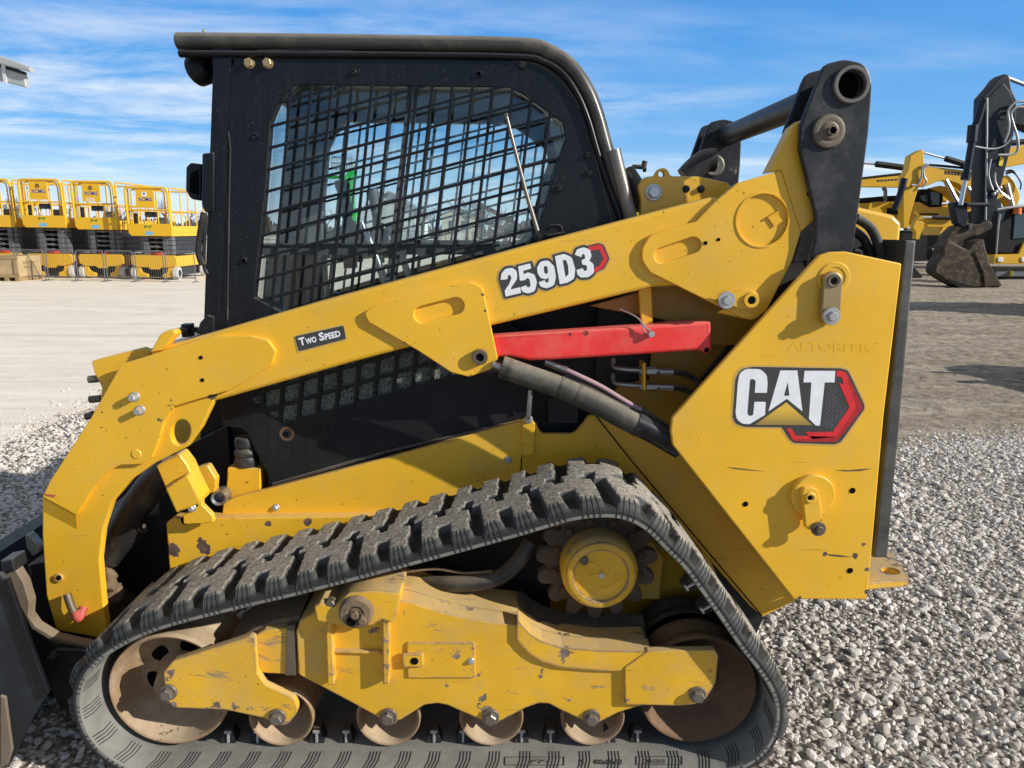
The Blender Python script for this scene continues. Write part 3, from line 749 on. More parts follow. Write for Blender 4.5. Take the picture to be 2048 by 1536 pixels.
pl('inner_wall', [(400, 780), (600, 780), (600, 990), (440, 1010), (400, 960)], .66, .02, 'dark', L)  # dark sheet added for the deep shade behind the front mounts
# ---------------------------------------------------------------- lower side panel with grille
py = .50
cells = []
def cell(u, v): 
    q = [(715 + u, 325 + v), (809 + u, 299 + v), (802 + u, 403 + v), (707 + u, 426 + v)]
    return roundp([(300 + a / 3.103, 680 + b / 3.103, 2) for a, b in q], 3)
for k in range(0, 9): cells.append(cell(118.5 * k, -33.5 * k))
for k in range(0, 10): cells.append(cell(107 + 118.5 * k, 90 - 33.5 * k))
for k in range(0, 8): cells.append(cell(8 + 118.5 * k, -120 - 33.5 * k))
tri = [[(620, 366), (690, 346), (682, 428)], [(716, 455), (800, 434), (792, 508)]]
cells += [[(300 + a / 3.103, 680 + b / 3.103) for a, b in q] for q in tri]
panel = pl('side_panel', [(440, 800), (446, 852, 4), (492, 858, 22), (505, 890), (546, 968, 5), (770, 902), (1030, 840), (1068, 838), (1072, 690), (960, 600), (700, 660), (452, 760)], py, .012, 'black_dusty', L, cells, bev=.0015)
mb = MB(); q = px([(470, 720), (905, 620), (905, 800), (530, 850), (480, 800)], py + .014); mb.prism(q, py + .014, .004); mb.build('radiator_screen', 'screen', panel)
x, z = W(573, 868, py); mb = MB(); mb.lathe([(.009, py + .001), (.022, py - .0015), (.024, py)], x, z, 24); mb.build('worn_patch', 'rust', panel)
holes_px('bolt_hole', [(573, 868, 4)], py - .001, panel)
for (u, v) in ((652, 856), (876, 784), (1028, 826)): bolt_px('panel_bolt', u, v, py, 4, 'black', panel)
mb = MB(); q = px([(546, 969), (770, 905), (1040, 842)], py - .004)
mb.tube([(x, py - .004, z) for x, z in q], .006, 8); mb.build('panel_seal', 'hose', panel)

# ---------------------------------------------------------------- cab
cy0, cy1 = .478, 1.278
cab = thing('cab', '', '', OFF[L.name]); del cab['label']; del cab['category']
cab.parent = L; cab.location = (0, 0, 0); OFF[cab.name] = OFF[L.name]
win = roundp([(508, 594), (529, 400), (541, 243, 10), (557, 205, 20), (590, 170, 12), (1018, 175, 8), (1048, 190, 6), (1124, 245, 6), (1131, 278, 8), (1112, 330), (1088, 420), (1072, 462, 10), (1050, 494), (940, 540), (590, 640)], 5)
side = [(438, 104), (430, 250), (418, 430), (418, 690), (800, 640), (1300, 560), (1262, 440), (1225, 330), (1200, 245, 70), (1150, 150, 90), (1060, 108, 60)]
sp_ = pl('side_panel', side, cy0, .035, 'black', cab, [win], bev=.003, steps=1, n=8)
mirror(sp_)
# a second sheet let into the first: its seam shows as a shallow groove
mb = MB(); seam = [(455, 640), (457, 500), (461, 300), (470, 112), (900, 116), (1040, 122), (1095, 140), (1145, 190), (1175, 250), (1195, 330), (1232, 470)]
q = path([(*W(u, v, cy0 - .001), 0) for u, v in seam], 6); mb.tube([(p.x, cy0 - .0005, p.y) for p in q], .0024, 5); mb.build('panel_seam', 'roof', sp_)
# window guard: two families of slanting bars cut to the opening
def clip(poly, win2):
    """keep the part of a convex quad inside the (nearly convex) opening"""
    out = list(poly); n = len(win2)
    if area2(win2) < 0: win2 = win2[::-1]
    for i in range(n):
        a = Vector(win2[i]); b = Vector(win2[(i + 1) % n]); e = b - a; res = []
        if not out: break
        for j in range(len(out)):
            p = Vector(out[j]); q = Vector(out[(j + 1) % len(out)])
            dp = e.x * (p.y - a.y) - e.y * (p.x - a.x); dq = e.x * (q.y - a.y) - e.y * (q.x - a.x)
            if dp >= 0: res.append(tuple(p))
            if dp * dq < 0: t = dp / (dp - dq); res.append(tuple(p.lerp(q, t)))
        out = res
    return out
hull = [(508, 594), (529, 400), (541, 240), (557, 200), (592, 170), (1020, 175), (1050, 191), (1126, 245), (1132, 278), (1118, 340), (1098, 420), (1060, 500), (600, 640)]
def guard(Y, mat, parent):
    mb = MB(); w2 = px(hull, cy0)
    w2 = inset(w2[::-1] if area2(w2) < 0 else w2, -.006)
    for kx in range(-2, 15):
        x0 = 582 + 40.4 * kx; sl = -.088 - .003 * kx; hw = 3.1
        q = px([(x0 - hw - sl * 40, 130), (x0 + hw - sl * 40, 130), (x0 + hw + sl * 520, 690), (x0 - hw + sl * 520, 690)], cy0)
        c = clip(q, w2)
        if len(c) > 2: mb.prism(c, Y, .006, (), .001, 1)
    for kx in range(-1, 19):
        y0 = 157 + 43 * kx; sl = -.262; hw = 3.1
        q = px([(450, y0 - hw - sl * 125), (450, y0 + hw - sl * 125), (1200, y0 + hw + sl * 625), (1200, y0 - hw + sl * 625)], cy0)
        c = clip(q, w2)
        if len(c) > 2: mb.prism(c, Y + .0012, .0055, (), .001, 1)
    # small fillets where the bars cross
    return mb.build('window_guard', mat, parent)
g = guard(cy0 + .001, 'black', cab); mirror(g)
# glass and sash
gl = MB().prism(px(hull, cy0), cy0 + .052, .002).build('side_window', 'glass', cab); mirror(gl)
mb = MB()
for (a, b, w_) in (((836, 160), (790, 560), .012), ((822, 160), (776, 560), .012)):
    p, q = W3(*a, cy0 + .06), W3(*b, cy0 + .06); mb.bar(p, q, .010, .02)
mb.bar(W3(505, 500, cy0 + .05), W3(1000, 499, cy0 + .05), .030, .022); mb.bar(W3(505, 488, cy0 + .045), W3(990, 488, cy0 + .045), .004, .03)
s_ = mb.build('window_sash', 'interior', gl); mirror(s_)
# bolts on the side sheet
for (u, v) in ((708, 145), (958, 148), (512, 273), (490, 521)): bolt_px('cab_bolt', u, v, cy0, 5.5, 'black', sp_, washer=1.3, socket=True)
for (u, v) in ((1118, 378), (1175, 311), (1178, 347)): bolt_px('cab_bolt', u, v, cy0, 6.5, 'black', sp_, washer=0)
bolt_px('cab_bolt', 1044, 131, cy0, 8, 'black_dusty', sp_, washer=0)
for (u, v) in ((499, 127), (536, 127)): bolt_px('roof_bolt', u, v, cy0, 9.5, 'bronze', sp_, washer=1.15)
# roof molding: a rounded lip that runs along the roof and down the rear post
def lip(cen, r, y, ell, mat, name, parent):
    return ptube([(u, v, y) for u, v in cen], r, 8, 16, ell=ell).build(name, mat, parent)
cen = [(358, 84), (500, 85), (800, 89), (1040, 94), (1095, 106), (1140, 136), (1172, 182), (1192, 232), (1208, 290), (1226, 352), (1262, 450)]
rl = lip(cen, .025, cy0 + .02, 1.5, 'roof', 'roof_molding', cab); mirror(rl)
rl2 = lip([(360, 108), (500, 109), (800, 111), (1035, 115), (1085, 124), (1125, 148), (1155, 190), (1176, 240), (1192, 295), (1210, 352), (1245, 450)], .010, cy0 + .0, 1.6, 'black', 'roof_molding', cab); mirror(rl2)
slv = ptube([(1227, 300, cy0 - .01), (1239, 350, cy0 - .01), (1262, 440, cy0 - .01)], .021, 6, 20).build('post_sleeve', 'sleeve', cab)
mb = MB(); x0, z0 = W(362, 66, cy0); x1, z1 = W(1062, 76, cy0)
mb.box(((x0 + x1) / 2, YM, z0 - .033), (x1 - x0 - .02, cy1 - cy0 - .02, .05), bevel_ := None)
mb.build('roof', 'roof', cab, bevel=.012)
mb = MB(); mb.box(((x0 + x1) / 2 + .05, YM, z0 - .085), (x1 - x0 - .2, cy1 - cy0 - .08, .045)); mb.build('headliner', 'interior', cab)
# front door frame and glass, rear post, rear wall with slots
mb = MB(); xt, zt = W(446, 110, cy0); xb, zb = W(424, 690, cy0)
for y in (cy0 + .02, cy1 - .02): mb.bar((xt, y, zt), (xb, y, zb), .05, .05)
mb.bar((xt, cy0, zt), (xt, cy1, zt), .06, .06, up=(0, 0, 1)); mb.bar((xb, cy0, zb - .1), (xb, cy1, zb - .1), .06, .10, up=(0, 0, 1))
mb.build('front_door_frame', 'black', cab)
mb = MB(); mb.add([(xt, cy0 + .04, zt), (xt, cy1 - .04, zt), (xb, cy1 - .04, zb), (xb, cy0 + .04, zb)], [[0, 1, 2, 3]]); mb.build('front_window', 'glass', cab)
mb = MB(); xr, zr = W(1150, 190, cy0); 
for y in (cy0 + .05, cy1 - .05): mb.tube([(.17, y, 1.98), (.27, y, 1.80), (.34, y, 1.50), (.36, y, 1.2)], .03, 10)
for kx in range(9): mb.bar((.20 + .0, cy0 + .1 + kx * .075, 1.93), (.335, cy0 + .1 + kx * .075, 1.55), .03, .035, up=(0, 1, 0))
mb.bar((.35, cy0 + .02, 1.42), (.35, cy1 - .02, 1.42), .22, .02, up=(1, 0, 0)); mb.build('rear_guard', 'interior', cab)
# seat, arm rests, controls
mb = MB(); mb.box((-.06, YM, 1.10), (.46, .50, .12)); st = mb.build('seat_cushion', 'interior', cab, bevel=.04)
mb = MB(); mb.bar((.17, YM, 1.12), (.27, YM, 1.62), .11, .46, up=(0, 1, 0)); mb.build('seat_backrest', 'interior', cab, bevel=.04)
mb = MB(); mb.bar((.24, YM, 1.64), (.265, YM, 1.76), .07, .26, up=(0, 1, 0)); mb.build('headrest', 'interior', cab, bevel=.025)
for u, v, y in ((699, 470, .64), (757, 470, 1.10)):
    c = W3(u, v, y); mb = MB(); mb.box(c + Vector((0, 0, -.03)), (.075, .09, .15)); mb.build('control_pod', 'interior', cab, bevel=.02)
    mb = MB(); mb.tube(path([c + Vector((0, 0, .0)), c + Vector((-.01, 0, .10)), c + Vector((-.02, 0, .17))], 3), [.016] * 3 + [.018] * 2 + [.024] * 1 + [.022], 10); mb.build('joystick', 'interior', cab)
    mb = MB(); mb.tube(path([c + Vector((.04, -.02, .04)), c + Vector((.09, -.02, -.08)), c + Vector((.16, -.02, -.30)), c + Vector((.17, -.02, -.5))], 4), .013, 10); mb.build('lap_bar', 'zinc', cab)
mb = MB(); mb.bar(W3(560, 500, .75), W3(548, 640, .75), .07, .06); mb.build('floor_post', 'interior_grey', cab)
mb = MB(); mb.box((-.40, YM, 1.02), (.55, .70, .06)); mb.box((-.62, YM + .2, 1.14), (.16, .2, .2)); mb.build('cab_floor', 'interior_grey', cab, bevel=.01)
mb = MB(); mb.box((-.72, cy1 - .10, 1.50), (.07, .08, .9)); mb.build('far_door_pillar', 'interior', cab)
# front lamp under the roof overhang
lamp = MB(); c = W3(404, 137, cy0 + .06)
lamp.lathe([(0, .03), (.035, .03), (.045, .022), (.048, -.005), (.040, -.022), (.028, -.03), (0, -.03)], 0, 0, 28)
rot = Matrix.Rotation(radians(68), 4, 'Z') @ Matrix.Rotation(radians(-20), 4, 'X')
lamp.v = [tuple(c + rot.to_3x3() @ Vector(p)) for p in lamp.v]; lm = lamp.build('front_lamp', 'black_dusty', cab)
mb = MB(); mb.bar(W3(404, 108, cy0 + .06), W3(440, 110, cy0 + .06), .012, .05); mb.bar(W3(430, 110, cy0 + .06), W3(437, 150, cy0 + .06), .010, .05); mb.build('lamp_bracket', 'black', lm)
mb = MB(); mb.tube([W3(407, 66, .75), W3(407, 58, .75)], .004, 8); mb.build('roof_stud', 'bronze', cab)
# door handle housing and hinges at the front post
hh = pl('door_handle', [(404, 307, 4), (428, 304, 3), (428, 425, 4), (409, 425, 10), (403, 410, 4)], cy0 - .012, .03, 'black', cab, bev=.003)
pl('handle_housing', [(371, 334, 7), (380, 325, 6), (404, 328), (404, 402, 3), (380, 398, 12), (370, 380, 10)], cy0 + .01, .05, 'black', hh, bev=.008, steps=3)
pl('handle_recess', [(380, 345, 4), (398, 338), (398, 392), (378, 384, 5)], cy0 + .008, .006, 'hole', hh)
ptube([(408, 425, .46), (400, 470, .46), (397, 505, .46), (405, 530, .46)], .010, seg=8).build('door_strut', 'hose', cab)
ptube([(413, 430, .47), (409, 480, .47), (408, 530, .47), (414, 548, .47)], .006, seg=8).build('door_cable', 'hose', cab)
pl('hinge_cover', [(400, 645, 3), (414, 630, 3), (428, 634), (428, 670), (392, 668)], cy0 - .015, .03, 'black_dusty', cab)
mb = MB(); mb.box(W3(376, 660, .52), (.05, .06, .04)); mb.build('step_lamp', 'black', cab, bevel=.012)
# wiper
mb = MB(); mb.tube([W3(1013, 232, cy0 - .02), W3(1030, 300, cy0 - .022), W3(1052, 385, cy0 - .022), W3(1076, 466, cy0 - .02)], [.005, .0055, .006, .0075], 10)
mb.lathe([(0, cy0 - .026), (.006, cy0 - .024), (.006, cy0 - .016)], *W(1013, 230, cy0 - .02), 12)
wpr = mb.build('wiper_arm', 'sleeve', cab)
mb = MB(); mb.lathe([(0, cy0 - .035), (.012, cy0 - .033), (.014, cy0 - .005)], *W(1076, 474, cy0 - .02), 16); mb.box(W3(1088, 468, cy0 - .015), (.03, .03, .022)); mb.box(W3(1108, 464, cy0 - .015), (.03, .025, .03))
mb.tube(path([W3(1099, 452, cy0 - .03), W3(1116, 450, cy0 - .03), W3(1124, 456, cy0 - .03), W3(1124, 468, cy0 - .03)], 3), .003, 8); mb.tube([W3(1094, 472, cy0 - .03), W3(1130, 466, cy0 - .03)], .005, 8); mb.build('wiper_linkage', 'black_dusty', wpr)
# antenna stub at the rear of the cab
mb = MB(); mb.tube([W3(1263, 340, .8), W3(1268, 333, .8), W3(1281, 334, .8), W3(1284, 334, .8)], .008, 8); mb.tube([W3(1286, 338, .8), W3(1290, 322, .8)], .009, 8); mb.tube([W3(1286, 338, .8), W3(1292, 338, .8)], .010, 8)
mb.build('antenna', 'hose', cab)
mb = MB(); mb.tube(path([W3(1252, 345, .60), W3(1268, 370, .58), W3(1280, 395, .56), W3(1282, 420, .55)], 4), .030, 12); mb.build('air_intake', 'hose', L)

# ---------------------------------------------------------------- loader arms
beam_y = .305
arm = pl('loader_arm', [(300, 702), (640, 603), (1100, 479), (1428, 393, 6), (1560, 440), (1560, 560), (1310, 574), (990, 650), (700, 726), (440, 800), (320, 830)], beam_y, .085, 'yellow_arm', L, bev=.012, steps=4)
inner_ = pl('front_crossplate', [(182, 722, 5), (284, 696, 10), (300, 704), (300, 900), (212, 850), (200, 806), (203, 775), (188, 745)], beam_y + .035, .03, 'yellow_arm', arm, bev=.003)
for (u, v) in ((186, 757), (188, 797)): 
    mb = MB(); p = W3(u + 14, v, beam_y + .05); q = W3(u - 8, v + 2, beam_y + .05); mb.tube([p, q], .011, 10); mb.build('stop_bolt', 'brown_steel', arm)
mb = MB(); mb.tube([W3(188, 828, beam_y + .1), W3(172, 834, beam_y + .1)], .011, 10); mb.build('stop_bolt', 'brown_steel', arm)
yu = beam_y - .017
upper = pl('arm_gusset', [(243, 728, 4), (300, 711), (420, 674, 14), (500, 672, 16), (535, 680, 16), (551, 703, 12), (543, 731, 14), (460, 780), (400, 797), (348, 813, 12), (327, 845, 10), (313, 893), (303, 916, 10), (286, 928, 8), (240, 930, 16), (212, 946), (180, 985), (152, 1030), (85, 994, 3), (100, 962), (178, 842)], yu, .02, 'yellow_arm', arm, bev=.002, steps=2)
low = pl('arm_leg', [(85, 990), (84, 1070), (92, 1190, 8), (112, 1260), (121, 1262), (215, 1279, 3), (206, 1200), (199, 1120), (206, 1060), (224, 1004), (262, 960), (312, 925), (376, 893, 10), (402, 856, 10), (428, 802), (400, 780), (240, 760)], yu + .016, .026, 'yellow_arm', arm, [circ(361, 865, 19, 28, 26, .25)], bev=.004, steps=2)
# chamfered step below the gusset
mb = MB(); a0 = W3(85, 994, yu + .002); a1 = W3(152, 1030, yu + .002); b0 = W3(86, 1024, yu + .0165); b1 = W3(154, 1060, yu + .0165)
mb.add([a0, a1, b1, b0], [[0, 1, 2, 3]]); mb.build('weld_step', 'yellow_arm', arm)
leg_in = pl('inner_leg', [(98, 995), (98, 1190), (120, 1258), (215, 1275), (206, 1200), (199, 1120), (206, 1060), (224, 1004), (262, 960), (200, 925), (150, 950)], yu + .12, .02, 'yellow_arm', arm)
mb = MB(); mb.lathe([(.0, yu - .0025), (.0125, yu - .0025), (.0145, yu)], *W(273, 908, yu), 28); mb.build('weld_plug', 'yellow_arm', upper)
for (u, v) in ((270, 793), (281, 820)): bolt_px('arm_bolt', u, v, yu, 7.5, 'zinc', upper, washer=1.35, h=.022)
holes_px('tapped_hole', [(402, 715, 4), (405, 760, 4)], yu, upper)
mb = MB(); x, z = W(118, 1155, yu + .016); mb.lathe([(.006, yu + .014), (.007, yu + .008), (.013, yu + .009), (.014, yu + .016)], x, z, 20); mb.build('grease_boss', 'yellow_worn', low); holes_px('grease_hole', [(118, 1155, 5)], yu + .009, low)
hd = ptube([(134, 1188, yu - .01), (143, 1215, yu - .018), (153, 1232, yu - .018)], .0115, 4, 12).build('coupler_handle', 'brown_steel', low)
ptube([(150, 1222, yu - .022), (157, 1238, yu - .018), (168, 1214, yu + .005)], .0125, 4, 12).build('handle_grip', 'redmark', hd)
mb = MB(); q = [W3(u, v, yu - .0008) for u, v in ((88, 985), (92, 988), (112, 990), (108, 995), (92, 992))]; mb.add(q, [[0, 1, 2, 3, 4]]); mb.build('paint_mark', 'redmark', upper)
# clip on top of the arm
mb = MB(); mb.prism(px(roundp([(300, 705), (318, 672, 5), (330, 662, 5), (346, 660, 3), (352, 668, 3), (334, 690, 5), (326, 700)]), beam_y - .01), beam_y - .01, .04, (), .004, 2); mb.build('hose_clip', 'yellow_arm', arm)
# middle bracket
ym = beam_y - .015
mid = pl('cylinder_bracket', [(727, 625, 10), (745, 615, 8), (940, 562, 20), (965, 575, 14), (972, 605), (992, 700), (996, 718, 10), (984, 738, 14), (938, 754, 16), (902, 745, 16), (838, 703), (737, 645, 8)], ym, .014, 'yellow_arm', arm, [slot(845, 629, 911, 612, 17)], bev=.003, steps=2)
MB().prism(px([(735, 620), (960, 570), (990, 720), (940, 745), (840, 700)], beam_y + .07), beam_y + .07, .012).build('inner_bracket', 'yellow_arm', arm)
x, z = W(960, 713, ym); mb = MB(); mb.lathe([(.0, ym - .006), (.011, ym - .006), (.012, ym - .018), (.021, ym - .018), (.023, ym - .012), (.023, ym)], x, z, 24); pin = mb.build('pivot_pin', 'brown_steel', mid)
holes_px('pin_recess', [(960, 713, 8)], ym - .012, pin)
# rear plate, folded flange
yr = beam_y - .015
rear = pl('rear_gusset', [(1283, 498, 30), (1300, 470, 26), (1330, 460, 14), (1392, 443, 4), (1430, 403, 4), (1475, 366, 8), (1562, 341, 4), (1602, 465, 6), (1585, 520), (1533, 622, 18), (1506, 640, 18), (1486, 637, 12), (1440, 614), (1300, 545, 18), (1284, 522, 20)], yr, .016, 'yellow_arm', arm, [circ(1525, 440, 52, 48), slot(1325, 511, 1386, 490, 16)], bev=.003, steps=2)
MB().prism(px(circ(1525, 440, 55, 40), yr + .008), yr + .008, .006).build('recess_disc', 'yellow_arm', rear)
mb = MB(); 
ring = [(r, y) for r, y in ((.0705, yr + .001), (.0715, yr - .003), (.0755, yr - .003), (.0765, yr + .001))]
mb.lathe(ring, *W(1525, 440, yr), 56); mb.build('weld_ring', 'yellow_arm', rear)
q = px([(1538, 436), (1556, 426), (1566, 442), (1550, 454), (1546, 448)], yr); mb = MB(); mb.prism(q, yr + .003, .002); mb.tube([W3(1536, 436, yr + .003), W3(1557, 424, yr + .003)], .004, 8); mb.build('torn_tab', 'yellow_arm', rear)
holes_px('tapped_hole', [(1411, 486, 4), (1437, 479, 3.5), (1618, 388, 5)], yr, rear)
fl = pl('rear_flange', [(1536, 346), (1584, 254, 12), (1602, 240, 6), (1625, 236), (1650, 420), (1600, 466), (1562, 341)], yr + .004, .05, 'yellow_arm', arm, bev=.003)
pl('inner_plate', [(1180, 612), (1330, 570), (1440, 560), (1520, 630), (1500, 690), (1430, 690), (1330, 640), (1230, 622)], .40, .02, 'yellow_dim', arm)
pl('hose_guard', [(1278, 575), (1303, 575), (1306, 650), (1283, 652)], .345, .02, 'yellow_arm', arm)
# pin retainer on the rear plate
ret = pl('pin_retainer', [(1450, 606, 8), (1452, 590, 8), (1485, 580, 12), (1512, 580, 18), (1522, 600, 20), (1508, 618, 16), (1480, 618, 14)], yr - .016, .014, 'yellow_arm', rear, bev=.002)
mb = MB(); x, z = W(1502, 600, yr - .016); mb.lathe([(.007, yr - .019), (.011, yr - .019), (.012, yr - .024), (.021, yr - .024), (.023, yr - .016)], x, z, 28); mb.build('pin_boss', 'yellow_arm', ret); holes_px('pin_recess', [(1502, 600, 8)], yr - .0195, ret)
bolt_px('retainer_bolt', 1452, 600, yr - .018, 9.5, 'zinc', ret, washer=1.9, wt=.7)
# decals
dy = beam_y - .0012
mb = MB()
def zD(l): return [(550 + p[0] / 2.844, 480 + p[1] / 2.844, *[r / 2.844 for r in p[2:]]) for p in l]
dig = [([(1283, 228, 4), (1288, 190, 20), (1312, 163, 24), (1350, 158, 24), (1376, 178, 22), (1377, 222, 24), (1345, 268, 8), (1340, 282), (1394, 268, 3), (1400, 301, 3), (1312, 322, 3), (1306, 290, 10), (1332, 250, 10), (1345, 216, 10), (1335, 194, 8), (1324, 206, 6), (1322, 222, 2)], []),
       ([(1383, 150, 3), (1452, 133, 3), (1457, 162, 3), (1412, 175), (1415, 195), (1440, 184, 14), (1476, 196, 20), (1490, 240, 24), (1478, 292, 24), (1440, 304, 20), (1408, 296, 20), (1396, 270, 3), (1428, 258, 3), (1440, 274, 8), (1454, 260, 8), (1447, 220, 8), (1430, 217, 6), (1425, 228), (1393, 232, 3)], []),
       ([(1490, 158, 24), (1510, 122, 26), (1555, 115, 26), (1588, 150, 30), (1598, 210, 30), (1588, 258, 26), (1545, 276, 26), (1508, 264, 20), (1500, 240, 3), (1533, 228, 3), (1543, 246, 7), (1556, 236, 6), (1557, 213), (1540, 224, 14), (1510, 216, 20), (1494, 188, 20)], [(1528, 155, 6), (1540, 145, 6), (1550, 156, 6), (1553, 184, 6), (1543, 195, 6), (1531, 186, 6)]),
       ([(1592, 92, 3), (1645, 79, 24), (1688, 98, 28), (1708, 165, 34), (1702, 220, 28), (1665, 242, 10), (1620, 252, 3)], [(1636, 116, 3), (1655, 112, 10), (1667, 145, 10), (1670, 195, 12), (1652, 211, 3)]),
       ([(1705, 84, 3), (1716, 54, 20), (1755, 41, 24), (1792, 54, 24), (1801, 92, 18), (1788, 118, 3), (1812, 136, 20), (1815, 185, 22), (1785, 211, 24), (1740, 214, 20), (1720, 196, 16), (1715, 170, 3), (1750, 160, 3), (1760, 179, 7), (1775, 170, 7), (1773, 144, 8), (1748, 140, 3), (1743, 115, 3), (1764, 106, 8), (1762, 84, 8), (1748, 77, 7), (1742, 98, 3)], [])]
for (grow, yy, mi) in ((22, dy + .0004, 3), (15, dy, 0)):
    for i_, (o_, h_) in enumerate(dig):
        q = dedupe(px(roundp(zD(o_), 4), yy)); q = q[::-1] if area2(q) < 0 else q
        cxm = sum(p[0] for p in q) / len(q); czm = sum(p[1] for p in q) / len(q)
        # hull of the figure, grown outwards, makes the dark border that follows it
        pts_ = sorted(set(q)); 
        def half(pp):
            r_ = []
            for p in pp:
                while len(r_) > 1 and (r_[-1][0] - r_[-2][0]) * (p[1] - r_[-2][1]) - (r_[-1][1] - r_[-2][1]) * (p[0] - r_[-2][0]) <= 0: r_.pop()
                r_.append(p)
            return r_[:-1]
        hq = half(pts_) + half(pts_[::-1]); hq = dedupe(hq, .002)
        mb.prism(inset(hq, -grow * .00046), yy + .00004 * i_, .0003, mi=mi)
for (o_, h_) in dig:
    mb.prism(px(roundp(zD(o_), 5), dy - .0008), dy - .0008, .0003, [px(roundp(zD(h_), 4), dy - .0008)] if h_ else [], mi=1)
mb.prism(px(roundp([(1164, 494), (1196, 484, 8), (1209, 487, 8), (1222, 517, 6), (1211, 540, 6), (1176, 556)], 5), dy + .0003), dy + .0003, .0003, mi=3)
mb.prism(px(roundp([(1166, 494), (1196, 486, 8), (1207, 489, 8), (1219, 517, 6), (1209, 537, 6), (1176, 553)]), dy - .0003), dy - .0003, .0003, mi=0)
mb.prism(px([(1177, 494), (1196, 489), (1204, 491), (1216, 517), (1207, 535), (1186, 547), (1185, 539), (1200, 530), (1207, 516), (1198, 498), (1180, 502)], dy - .0006), dy - .0006, .0002, mi=2)
for i in range(4):
    for j in range(4):
        mb.lathe([(.0028, dy - .0007), (.0036, dy - .0007)], *W(1180 + i * 6.5, 506 + j * 7.5 + (i % 2) * 3.7 - i * 1.2, dy), 6, mi=4)
mb.build('model_decal', ['decal_black', 'decal_white', 'decal_red', 'decal_border', 'ring_hex'], arm, recalc=False)
mb = MB(); bx = [(589, 673, 3), (687, 651, 3), (692, 678, 3), (597, 703, 3)]
mb.prism(px(roundp([(587, 671, 4), (689, 648, 4), (694, 680, 4), (595, 706, 4)]), dy + .0002), dy + .0002, .0005, mi=2); mb.prism(px(roundp(bx), dy), dy, .0004, mi=0)
text_px(mb, 'T', (600, 692), (612, 689), 16, dy - .0006, 1, .04); text_px(mb, 'WO', (612.5, 689), (634, 684), 12, dy - .0006, 1, .04); text_px(mb, 'S', (640, 682.5), (650, 680), 17, dy - .0006, 1, .04); text_px(mb, 'PEED', (651, 680), (682, 672.5), 12.5, dy - .0006, 1, .04)
mb.build('two_speed_decal', ['decal_black', 'decal_white', 'decal_border'], arm, recalc=False)
# the far arm
for o_ in (arm, upper, low, rear, fl): mirror(o_)
far_arm = mirror(leg_in, 'loader_arm')
# cross plate between the arms at the front
mb = MB(); xa, za = W(222, 770, beam_y); mb.box((xa, YM, za), (.03, 1.0, .12)); mb.build('arm_cross_member', 'yellow_arm', L)

# ---------------------------------------------------------------- rear link and cross tube
yl = .262
lk = [(1640, 150, 30), (1650, 128, 34), (1690, 118, 50), (1735, 128, 44), (1745, 168, 30), (1738, 262), (1704, 520, 8), (1618, 530), (1632, 478, 8), (1632, 430), (1600, 300, 12), (1602, 250)]
link = pl('rear_link', lk, yl, .018, 'black_link', L, [circ(1701, 170, 26, 32)], bev=.004, steps=2, n=8)
l2 = MB().prism(px(roundp(lk, 8), yl), yl + .118, .018, (), .004, 2).build('link_plate', 'black_link', link)
x, z = W(1701, 170, yl); mb = MB(); mb.lathe([(.036, yl + .3), (.036, yl - .008), (.039, yl - .012), (.046, yl - .012), (.049, yl - .008), (.049, yl + .001)], x, z, 40)
mb.lathe([(0, yl + .25), (.036, yl + .25)], x, z, 24); mb.build('tube_socket', 'sleeve', link)
MB().lathe([(0, yl + .03), (.0355, yl + .03)], x, z, 24).build('tube_bore', 'hole', link)
ct = MB().lathe([(.040, yl + .02), (.040, 2 * YM - yl - .02)], x, z, 40).build('cross_tube', 'black_link', L)
x2, z2 = W(1656, 263, yl); mb = MB(); mb.lathe([(0, yl - .012), (.020, yl - .014), (.026, yl - .010), (.034, yl - .012), (.042, yl - .010), (.045, yl - .004), (.045, yl)], x2, z2, 32); pc = mb.build('pin_cap', 'brown_steel', link)
mb = MB(); hexbolt(mb, x2 + .002, z2, yl - .012, .014, .012, socket=True); mb.build('pin_bolt', 'brown_steel', pc)
fl_ = MB().prism(px(roundp(lk, 8), yl), 2 * YM - yl - .018, .018, (), .004, 2).build('rear_link', 'black_link', L)
MB().prism(px(roundp(lk, 8), yl), 2 * YM - yl - .136, .018, (), .004, 2).build('link_plate', 'black_link', fl_)
mb = MB(); yf = 2 * YM - yl - .136; mb.lathe([(0, yf - .014), (.016, yf - .014), (.02, yf - .008), (.038, yf - .01), (.045, yf - .004), (.045, yf)], x2, z2, 32); mb.build('pin_cap', 'sleeve', fl_)
ptube([(1372, 356, 1.2), (1392, 335, 1.2), (1412, 322, 1.2), (1430, 320, 1.2)], .045, 4, 14).build('exhaust_pipe', 'hose', L)

# bracket with lifting eye behind the cab
ey = pl('lift_bracket', [(1275, 372, 14), (1290, 354, 12), (1308, 352, 6), (1318, 336, 14), (1334, 336, 12), (1342, 352, 6), (1400, 353, 6), (1455, 365, 5), (1470, 380), (1440, 420), (1280, 440), (1282, 400)], .47, .025, 'yellow', L, [circ(1323, 348, 6, 18)], bev=.004, steps=2)
bolt_px('bracket_bolt', 1307, 385, .47, 13, 'zinc', ey, washer=1.3, wt=.2)
for u in (1372, 1402): bolt_px('slot_bolt', u, 378, .47, 6, 'black', ey, washer=1.25)

# ---------------------------------------------------------------- rear tower
yt = .24
tower = pl('rear_tower', [(1638, 511, 14), (1660, 504, 12), (1692, 503, 10), (1804, 527, 4), (1768, 830), (1737, 1180), (1733, 1199, 4), (1588, 1199), (1345, 890, 10), (1341, 862, 8), (1344, 836, 10)], yt, .014, 'yellow_tower', L, bev=.004, steps=2)
